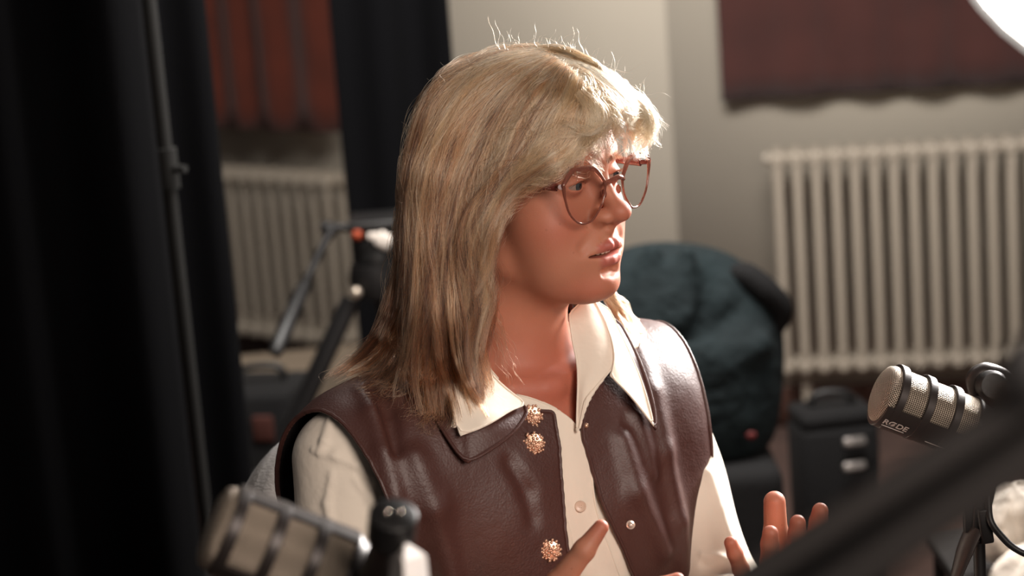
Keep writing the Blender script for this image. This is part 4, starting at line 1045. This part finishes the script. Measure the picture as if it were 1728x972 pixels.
# ------------------------------------------------------------------ chair behind the woman
M_CH = mat('taupe_upholstery', srgb(78, 69, 62), .95, bump=('noise', 260, .35, .002), sheen=.3)
c0 = B2W((8, -10, 0)); ch = thing('armchair', 'taupe upholstered tub chair the woman sits in', 'chair', (c0[0], c0[1], 0))
def arcshell(r0, r1, a0, a1, z0, z1f, n=40):
    V = []; F = []; a = np.linspace(a0, a1, n); prof = [(r0, 0), (r0, .97), (r0+.012, 1.0), (r1-.012, 1.0), (r1, .97), (r1, 0)]; m = len(prof)
    for i, q in enumerate(a):
        for r, f in prof:
            z1 = z1f((i)/(n-1)); p = B2W((8+r*1000*math.cos(q), -10+r*1000*math.sin(q), 0)); V.append([p[0], p[1], z0+(z1-z0)*f])
    for i in range(n-1):
        for j in range(m): k = (j+1) % m; F.append((i*m+j, i*m+k, (i+1)*m+k, (i+1)*m+j))
    F += [tuple(range(m)), tuple((n-1)*m+j for j in range(m-1, -1, -1))]; return V, F
V_, F_ = arcshell(.235, .285, math.radians(-14), math.radians(-170), .36, lambda t: .90-.12*abs(2*t-1)**3)
b = MB(); b.add(V_, F_); o = b.build('backrest', M_CH, ch); md = o.modifiers.new('soft', 'BEVEL'); md.width = .012; md.segments = 3; md.limit_method = 'ANGLE'
b = MB(); p = B2W((8, 40, 0)); b.ball((p[0], p[1], .385), (.29, .28, .06), 40, 14, R=BR, p=.75); b.build('seat', M_CH, ch)
for x, y in ((-200, 230), (216, 230), (-190, -190), (206, -190)):
    p = B2W((x, y, 0)); b = MB(); b.tube([(p[0], p[1], .36), (p[0], p[1], .0)], [.022, .014], 14); b.build('leg', mat('dark_wood', srgb(50, 34, 26), .5) if x == -200 else bpy.data.materials['dark_wood'], ch)
# ------------------------------------------------------------------ things on the floor behind her
def blob(name, label, cat_, fn, lo, hi, h, m, parent=None, root=None):
    V, Q = surfnets(fn, lo, hi, h); c = np.array([V[:, 0].mean(), V[:, 1].mean(), 0])
    if parent is not None: return npmesh(name, V, Q, m, parent)
    o = npmesh(name, V-c, Q, m); o.location = tuple(c); return tag(o, label, cat_)
M_TEAL = mat('dark_teal_nylon', srgb(17, 32, 35), .9, noise=(9, srgb(13, 25, 28), .3, .7), bump=('noise', 34, .5, .02))
M_BAG = mat('black_bag_cloth', srgb(14, 13, 14), .9, bump=('noise', 120, .4, .004))
dB = 3.7; pp = lambda x, y, d=dB: P(x, y, d)*1000
gb = P(1180, 800, dB); bag = thing('rucksack', 'big dark teal rucksack with a black base behind the woman\'s far shoulder', 'bag', (gb[0], gb[1], 0))
def sd_bag(p):
    pm = p*np.float32(1000)
    d = sE(pm, pp(1150, 560), (175, 130, 158)); d = smin(d, sE(pm, pp(1085, 640), (150, 120, 230)), 60); d = smin(d, sE(pm, pp(1200, 660), (125, 115, 170)), 60)
    for pts, k in ((((1160, 430), (1140, 500), (1180, 560)), 1), (((1100, 425), (1085, 500), (1095, 580)), 1), (((1270, 500), (1200, 560), (1120, 575)), -1), (((1290, 580), (1220, 610), (1150, 620)), 1), (((1210, 450), (1180, 540)), -1)):
        e = sPoly(pm, [pp(x, y, 3.585) for x, y in pts], [8]*len(pts), 6); d = smin(d, e-4, 40) if k > 0 else smax(d, -e, 40)
    return smax(d, 400-pm[:, 2], 30)/1000
c = P(1150, 620, dB); blob('body', '', '', sd_bag, c-.42, c+.42, .008, M_TEAL, bag)
def sd_base(p):
    pm = p*np.float32(1000); q = pm-np.array([gb[0]*1000-30, gb[1]*1000, 205], np.float32); q = np.abs(q)-np.array([140, 85, 175]); 
    return (np.linalg.norm(np.maximum(q, 0), axis=1)+np.minimum(q.max(1), 0)-28)/1000
c = np.array([gb[0]-.03, gb[1], .2]); blob('base', '', '', sd_base, c-.3, c+.3, .010, M_BAG, bag)
b = MB(); b.tube([P(1232, 470, 3.64), P(1255, 462, 3.62), P(1290, 488, 3.62), P(1318, 522, 3.64), P(1305, 560, 3.66), P(1285, 600, 3.68)], [.012, .022, .024, .022, .016, .012], 14, sub=5); b.build('shoulder_strap', M_BAG, bag)
b = MB(); b.ball(P(1268, 735, 3.53), (.009, .005, .007), 16, 10); b.build('red_tag', mat('red_tag', srgb(88, 18, 18), .6), bag)
# black camera case
cb = P(1408, 800, 4.1); case = thing('camera_case', 'black camera case on the floor under the radiator, left of the right microphone', 'case', (cb[0], cb[1], 0))
ctop = P(1408, 700, 4.1)[2]
b = MB(); b.box((cb[0], cb[1], ctop/2), (.155, .13, ctop), rot=rotE(z=8), bev=.018); b.build('body', M_BAG, case)
b = MB(); b.box((cb[0], cb[1], ctop+.012), (.15, .125, .03), rot=rotE(z=8), bev=.012); b.build('lid', M_BAG, case)
b = MB(); b.tube([(cb[0]-.045, cb[1], ctop+.02), (cb[0]-.03, cb[1], ctop+.05), (cb[0]+.03, cb[1], ctop+.05), (cb[0]+.045, cb[1], ctop+.02)], .008, 10, sub=4); b.build('handle', M_BP, case)
for y in (745, 787):
    b = MB(); p_ = P(1442, y, 4.005); b.box(p_, (.045, .014, .018), rot=rotE(z=8, x=-20), bev=.005); b.build('buckle', mat('grey_buckle', srgb(150, 144, 140), .3, metal=.6) if y == 745 else bpy.data.materials['grey_buckle'], case)  # grey bars added to stand for two highlights on the case
# small dark case and pale box at left
eb = P(447, 720, 4.3); ec_ = thing('equipment_case', 'black equipment case with an orange tag on the floor behind the taupe chair', 'case', (eb[0], eb[1], 0))
zt = P(447, 640, 4.3)[2]
b = MB(); b.box((eb[0], eb[1], zt/2), (.17, .2, zt), rot=rotE(z=-12), bev=.015); b.build('body', M_BAG, ec_)
b = MB(); b.box((eb[0]+.01, eb[1]-.105, P(440, 722, 4.2)[2]), (.045, .012, .055), rot=rotE(z=-12), bev=.006); b.build('orange_tag', mat('orange_tag', srgb(72, 36, 28), .8), ec_)
b = MB(); b.tube([(eb[0]-.05, eb[1], zt-.005), (eb[0]-.04, eb[1], zt+.03), (eb[0]+.04, eb[1], zt+.03), (eb[0]+.05, eb[1], zt-.005)], .008, 10, sub=4); b.build('handle', M_BP, ec_)
wb = P(500, 612, 4.9); zt = wb[2]
box = thing('cardboard_box', 'low pale cardboard box on the floor behind the tripod', 'box', (wb[0], wb[1], 0))
b = MB(); b.box((wb[0], wb[1], zt/2), (.36, .25, zt), rot=rotE(z=5), bev=.004); b.build('body', mat('pale_cardboard', srgb(150, 134, 116), .85), box)
for s in (-1, 1):
    b = MB(); b.box((wb[0], wb[1]+s*.063, zt+.003), (.355, .12, .004), rot=rotE(z=5, x=-3*s), bev=.001); b.build('flap', bpy.data.materials['pale_cardboard'], box)
# white bags glowing in the lamp light at lower right
M_WB = mat('white_plastic_bag', srgb(240, 228, 214), .5, bump=('noise', 30, .6, .02))
def bagf(cx, cy, d, rx, rz):
    c = P(cx, cy, d)*1000
    def f(p):
        pm = p*np.float32(1000); q = pm-c.astype(np.float32); a = np.arctan2(q[:, 1], q[:, 0])
        return (sE(pm, c, (rx, rx*.8, rz))+4*np.sin(a*7+q[:, 2]*.02)+3*np.sin(a*3+q[:, 2]*.05))/1000
    return f, c/1000
for (cx, cy, d, rx, rz, lb_) in ((1706, 884, 3.0, 66, 62, 'crumpled white bag behind the arc of black cable at right'), (1752, 985, 2.85, 66, 52, 'crumpled white bag in the lower right corner')):
    f, c = bagf(cx, cy, d, rx, rz); blob('white_bag', lb_, 'bag', f, c-.12, c+.12, .004, M_WB)
# low black table the white bags lie on
tc_ = P(1730, 960, 3.0); tz_ = P(1706, 884, 3.0)[2]-.074
tb_ = thing('side_table', 'low black side table under the white bags at right', 'table', (tc_[0]+.08, tc_[1], 0))
b = MB(); b.box((tc_[0]+.10, tc_[1]-.02, tz_-.010), (.40, .5, .02), bev=.004); b.build('tabletop', M_BP, tb_)
for x in (-.08, .28):
    for y in (-.25, .21):
        b = MB(); b.tube([(tc_[0]+x, tc_[1]+y, tz_-.02), (tc_[0]+x, tc_[1]+y, 0)], .010, 10); b.build('leg', M_BM, tb_)
# ------------------------------------------------------------------ microphones
def mesh_mat():
    m = bpy.data.materials.new('woven_steel_grille'); m.use_nodes = True; nt = m.node_tree; N = nt.nodes; L = nt.links; b = N['Principled BSDF']
    uv = N.new('ShaderNodeUVMap'); sx = N.new('ShaderNodeSeparateXYZ'); L.new(uv.outputs[0], sx.inputs[0])
    def M_(op, a, c=None):
        x = N.new('ShaderNodeMath'); x.operation = op
        for i, v in enumerate((a, c)):
            if v is None: continue
            if isinstance(v, bpy.types.NodeSocket): L.new(v, x.inputs[i])
            else: x.inputs[i].default_value = v
        return x.outputs[0]
    k = 6.2832/1.95
    su = M_('SINE', M_('MULTIPLY', sx.outputs[0], k)); sv = M_('SINE', M_('MULTIPLY', sx.outputs[1], k))
    h = M_('MAXIMUM', su, sv); f = N.new('ShaderNodeMapRange'); f.inputs[1].default_value = -.25; f.inputs[2].default_value = .45; L.new(h, f.inputs[0])
    mx = N.new('ShaderNodeMix'); mx.data_type = 'RGBA'; mx.inputs[6].default_value = srgb(40, 30, 26); mx.inputs[7].default_value = srgb(180, 165, 148); L.new(f.outputs[0], mx.inputs[0])
    L.new(mx.outputs[2], b.inputs['Base Color']); b.inputs['Metallic'].default_value = .55; b.inputs['Roughness'].default_value = .42
    bp = N.new('ShaderNodeBump'); bp.inputs['Strength'].default_value = .7; bp.inputs['Distance'].default_value = .0006; L.new(h, bp.inputs['Height']); L.new(bp.outputs[0], b.inputs['Normal'])
    return m
M_GR = mesh_mat(); M_CH2 = mat('charcoal_mic_body', srgb(58, 52, 50), .38, metal=.35); M_LOGO = mat('pale_print', srgb(190, 180, 172), .6)
def revolve_uv(name, o, ax, up, prof, m, parent, seg=96):
    A, B, C_ = frame(ax, up); a = np.linspace(0, 2*np.pi, seg+1); V = []; UV = []; s = 0; pr = None
    for t, r in prof:
        if pr is not None: s += math.hypot(t-pr[0], r-pr[1])
        pr = (t, r); V.append(o+A*t+np.outer(np.cos(a)*r, B)+np.outer(np.sin(a)*r, C_)); UV.append(np.stack([a*30.0, np.full(seg+1, s*1000)], 1))
    V = np.concatenate(V); UV = np.concatenate(UV); n = seg+1; i, j = np.meshgrid(np.arange(len(prof)-1), np.arange(seg), indexing='ij'); q = (i*n+j).ravel()
    return npmesh(name, V, np.stack([q, q+1, q+n+1, q+n], 1), m, parent, uv=UV)
def arcplate(b, o, A, B, C_, t0, t1, a0, a1, r0, r1, n=20):
    V = []; F = []
    for a in np.linspace(a0, a1, n):
        d = B*math.cos(a)+C_*math.sin(a)
        for t, r in ((t0, r0), (t0, r1-.0006), (t0+.0006, r1), (t1-.0006, r1), (t1, r1-.0006), (t1, r0)): V.append(o+A*t+d*r)
    for i in range(n-1):
        for j in range(6): k = (j+1) % 6; F.append((i*6+j, i*6+k, i*6+6+k, i*6+6+j))
    F += [tuple(range(6)), tuple((n-1)*6+j for j in range(5, -1, -1))]; b.add(V, F)
def mic(label, front, axis, up, strip_angles, t_strip=.0045):
    """front: centre of the grille face; axis points from the face to the back; B = up"""
    front = np.asarray(front, float); A, B, C_ = frame(axis, up)
    t = thing('microphone', label, 'microphone', front+A*.05)
    R0 = .0285
    e = MB(); n = 40
    # woven end cap, flat face with rounded shoulder: uv from flat projection
    V = []; UV = []; pr = [(0.0, .0001), (0.0, .008), (0.0, .015), (.0004, .020), (.0018, .024), (.004, .0272), (.008, .0285), (.011, R0)]
    a = np.linspace(0, 2*np.pi, 97); s = 0; last = None
    for tt, r in pr:
        if last is not None: s += math.hypot(tt-last[0], r-last[1])
        last = (tt, r); V.append(front+A*tt+np.outer(np.cos(a)*r, B)+np.outer(np.sin(a)*r, C_)); UV.append(np.stack([np.cos(a)*s*1000, np.sin(a)*s*1000], 1)*np.array([[.7071, .7071]]) @ np.array([[1, 1], [-1, 1]]))
    V = np.concatenate(V); UV = np.concatenate(UV); i, j = np.meshgrid(np.arange(len(pr)-1), np.arange(96), indexing='ij'); q = (i*97+j).ravel()
    npmesh('front_grille', V, np.stack([q, q+97, q+98, q+1], 1), M_GR, t, uv=UV)
    revolve_uv('side_grille', front, A, B, [(.011, R0), (.03, R0), (.05, R0), (.07, R0), (.095, R0*.985)], M_GR, t)
    b = MB()
    for t0 in (.0105, .0385, .0665): arcplate(b, front, A, B, C_, t0, t0+.0078, 0, 2*math.pi, R0-.001, .0318, 64)
    for a0, a1 in strip_angles: arcplate(b, front, A, B, C_, t_strip, .095, a0, a1, R0-.001, .0314, 24)
    b.build('body_frame', M_CH2, t)
    b = MB(); b.lathe(front, A, [(.093, .0300), (.0945, .0305), (.097, .0300), (.101, .0265), (.128, .0215), (.142, .0205), (.145, .017)], 64); b.build('rear_housing', M_CH2, t)
    b = MB(); b.lathe(front, A, [(.142, .010), (.165, .010), (.166, .0085)], 32); b.build('connector', M_BM, t)
    return t, A, B, C_
# right microphone, in focus
cd = lambda x, y, z: (CR*x+CU*y-CF*z)/np.linalg.norm([x, y, z])
axR = cd(.893, -.343, -.15); FR = P(1482, 661, 1.95)
tR, A, B, C_ = mic('silver mesh microphone with charcoal bands in front of the radiator, in focus', FR, axR, CU, [(math.radians(112), math.radians(235))])
def ang(v): return math.atan2(v@C_, v@B)
# printed name on the lower side facing the camera
def lettering(txt, px, py, size, parent, org, A, B, C_):
    # nearest point of the housing under that sight line
    d = CF+CR*((px-864)/FPX)+CU*((486-py)/FPX); best = None
    for k in np.linspace(1.5, 2.4, 4000):
        p = CC+d*k; w = p-org; r = w-A*(w@A)
        if np.linalg.norm(r) <= .03195: best = (p, r/np.linalg.norm(r)); break
    if best is None: print('lettering missed'); return
    p, n = best; c = bpy.data.curves.new('logo_lettering', 'FONT'); c.body = txt; c.size = size; c.extrude = .00008; c.align_x = 'CENTER'; c.align_y = 'CENTER'; c.offset = size*.02
    o = bpy.data.objects.new('logo_lettering', c); COL.objects.link(o); c.materials.append(M_LOGO)
    X = A; Y = np.cross(n, X); m = Matrix.Identity(4)
    org_ = p+n*.0003
    for i in range(3): m[i][0] = X[i]; m[i][1] = Y[i]; m[i][2] = n[i]; m[i][3] = org_[i]-parent['_o'][i]
    bpy.context.view_layer.update(); me = bpy.data.meshes.new_from_object(o); me.materials.clear(); me.materials.append(M_LOGO); bpy.data.objects.remove(o); o = bpy.data.objects.new('logo_lettering', me); COL.objects.link(o)
    o.matrix_local = m; o.parent = parent
    return p, n, Y
r = lettering('RØDE', 1511, 718, .0095, tR, FR, A, B, C_)
if r:
    p, n, Y = r
    for u0, u1 in ((-.0115, .0115), (.034, .055)):
        b = MB(); b.tube([p+n*.0001-Y*.0058+A*u0, p+n*.0001-Y*.0058+A*u1], .0004, 6)
        b.build('printed_line', M_LOGO, tR)
# mount yoke behind the right microphone
b = MB(); b.tube([P(1648, 672, 2.0), P(1645, 640, 2.0), P(1662, 629, 2.0), P(1690, 636, 2.01), P(1712, 655, 2.02)], [.007, .009, .010, .009, .007], 14, sub=6, flat=1.0); b.build('yoke', M_CH2, tR)
b = MB(); b.lathe(P(1672, 650, 1.985), -CF, [(-.02, .014), (.01, .0145), (.014, .012)], 28); b.build('swivel_knob', M_BP, tR)
# left microphone, close to the camera and soft
axL = cd(.895, -.372, -.17); FL = P(352, 884, 1.36)
tL, A2, B2, C2 = mic('large out-of-focus mesh microphone in the lower left foreground', FL, axL, CU, [(math.radians(-20), math.radians(34)), (math.radians(130), math.radians(200))], .0105)
b = MB(); kx = cd(.12, .80, .58); kc = P(664, 866, 1.28); b.lathe(kc, -kx, [(-.0, .0135), (.0012, .0150), (.004, .0152), (.021, .0150), (.023, .013)], 40); b.build('swivel_knob', M_BP, tL)
for o in (-.004, .004):
    b = MB(); b.ball(kc+kx*.0008+CR*o, .0017, 12, 8); b.build('screw', mat('bright_screw', srgb(220, 205, 190), .15, metal=1) if o < 0 else bpy.data.materials['bright_screw'], tL)  # bright dots standing for two highlights on top of the knob
b = MB(); b.tube([kc-kx*.02, P(650, 945, 1.32), P(635, 1000, 1.35), P(650, 1090, 1.38)], [.011, .013, .013, .012], 16, sub=5); b.build('yoke', M_CH2, tL)
# folded white paper beside the left microphone
pc = P(690, 965, 1.28)
b = MB(); V = [P(652, 1010, 1.30), P(660, 938, 1.29), P(684, 912, 1.28), P(722, 936, 1.285), P(728, 1010, 1.30), P(684, 1015, 1.255), P(680, 945, 1.262), P(700, 1015, 1.33)]
V = [np.array(v)-pc for v in V]
b.add(V, [(0, 1, 6, 5), (1, 2, 6), (2, 3, 6), (3, 4, 5, 6), (0, 7, 4, 3, 2, 1), (0, 5, 4, 7)]); o = b.build('folded_paper', mat('white_paper', srgb(236, 228, 222), .7), None, smooth=False); o.location = tuple(pc)
md = o.modifiers.new('b', 'BEVEL'); md.width = .002; md.segments = 2
tag(o, 'folded white paper behind the knob of the left microphone', 'paper')
# ------------------------------------------------------------------ spring boom arm crossing the lower right corner
ar = thing('microphone_boom', 'thick black microphone boom arm crossing the lower right corner, out of focus', 'microphone arm', P(1560, 860, .95))
M_ARM = mat('dark_grey_arm_paint', srgb(58, 55, 54), .5)
def bar(name, pts, r, parent, m=M_BM, flat=1.0): b = MB(); b.tube(pts, r, 18, flat=flat); return b.build(name, m, parent)
bar('arm_tube', [P(1160, 1040, .82), P(1440, 860, .79), P(1800, 634, .76)], .0062, ar, M_ARM)
bar('arm_tube', [P(1300, 1062, .82), P(1560, 884, .79), P(1800, 722, .76)], .0085, ar, M_ARM)
bar('spring', [P(1230, 1040, .84), P(1500, 862, .81), P(1790, 672, .78)], .0060, ar, M_BP)
b = MB(); b.lathe(P(1772, 700, .79), -CF, [(-.016, .020), (-.014, .023), (.014, .023), (.016, .020)], 40); b.build('elbow_joint', M_BP, ar)
b = MB(); b.lathe(P(1735, 625, .76), -CF, [(0, .010), (.010, .013), (.012, .010)], 24); b.build('tension_knob', M_BM, ar)
# second mount with cable, near the right microphone
cl = thing('cable_clamp', 'small black metal clamp holding a cable under the boom arm at right', 'clamp', P(1655, 870, 2.0))
b = MB(); b.box(P(1651, 868, 2.0), (.014, .02, .055), rot=rotE(y=5), bev=.003); b.box(P(1662, 886, 1.99), (.012, .012, .035), rot=rotE(y=-6), bev=.002); b.build('jaw', M_BM, cl)
b = MB(); b.box(P(1636, 872, 2.0), (.012, .010, .030), bev=.002); b.tube([P(1625, 867, 2.0), P(1642, 867, 2.0)], .0012, 8); b.build('lever', M_BP, cl)
b = MB(); b.tube([P(1640, 835, 2.0), P(1648, 915, 1.995)], .0028, 10); b.build('steel_pin', mat('bright_steel', srgb(190, 180, 168), .25, metal=.9), cl)
b = MB(); b.tube([P(1645, 890, 2.0), P(1628, 930, 2.0), P(1608, 990, 2.0)], [.013, .012, .007], 12, sub=4, flat=.4); b.build('bracket', M_CH2, cl)
b = MB(); pts = [P(1668, 820, 1.99), P(1668, 850, 1.985), P(1672, 880, 1.98), P(1690, 905, 1.98), P(1712, 925, 1.98), P(1745, 940, 1.98), P(1790, 950, 1.99)]
o = np.asarray(pts[3]); b.tube([p-o for p in pts], .0034, 12, sub=8); q = b.build('cable', M_BP); q.location = tuple(o); tag(q, 'black cable hanging in an arc in front of the white bag', 'cable')

# ------------------------------------------------------------------ stands that carry the microphones and the boom arm
def stand(label, pts, rad, name='microphone_stand'):
    p = [np.asarray(x, float) for x in pts]; f = p[-1].copy(); f[2] = 0
    t = thing(name, label, 'stand', f)
    b = MB(); b.tube(p+[np.array([f[0], f[1], .03])], rad, 14); b.build('pole', M_BM, t)
    b = MB(); b.lathe(f, (0, 0, 1), [(0, .13), (.012, .132), (.022, .12), (.03, .03), (.05, .016)], 48); b.build('base', M_BM, t)
    return t
stand('thin black stand behind the boom arm, carrying the right microphone and the cable clamp', [P(1690, 640, 2.015), P(1698, 700, 2.03), P(1652, 905, 2.03)], .006)
stand('thin black stand under the large microphone in the lower left foreground', [P(650, 1080, 1.38)], .008)
p = P(1778, 712, .80); b = MB(); b.tube([p, (p[0], p[1], .03)], .010, 14); b.build('post', M_BM, ar)
b = MB(); b.lathe((p[0], p[1], 0), (0, 0, 1), [(0, .13), (.012, .132), (.022, .12), (.03, .03), (.05, .016)], 48); b.build('base', M_BM, ar)
fin()
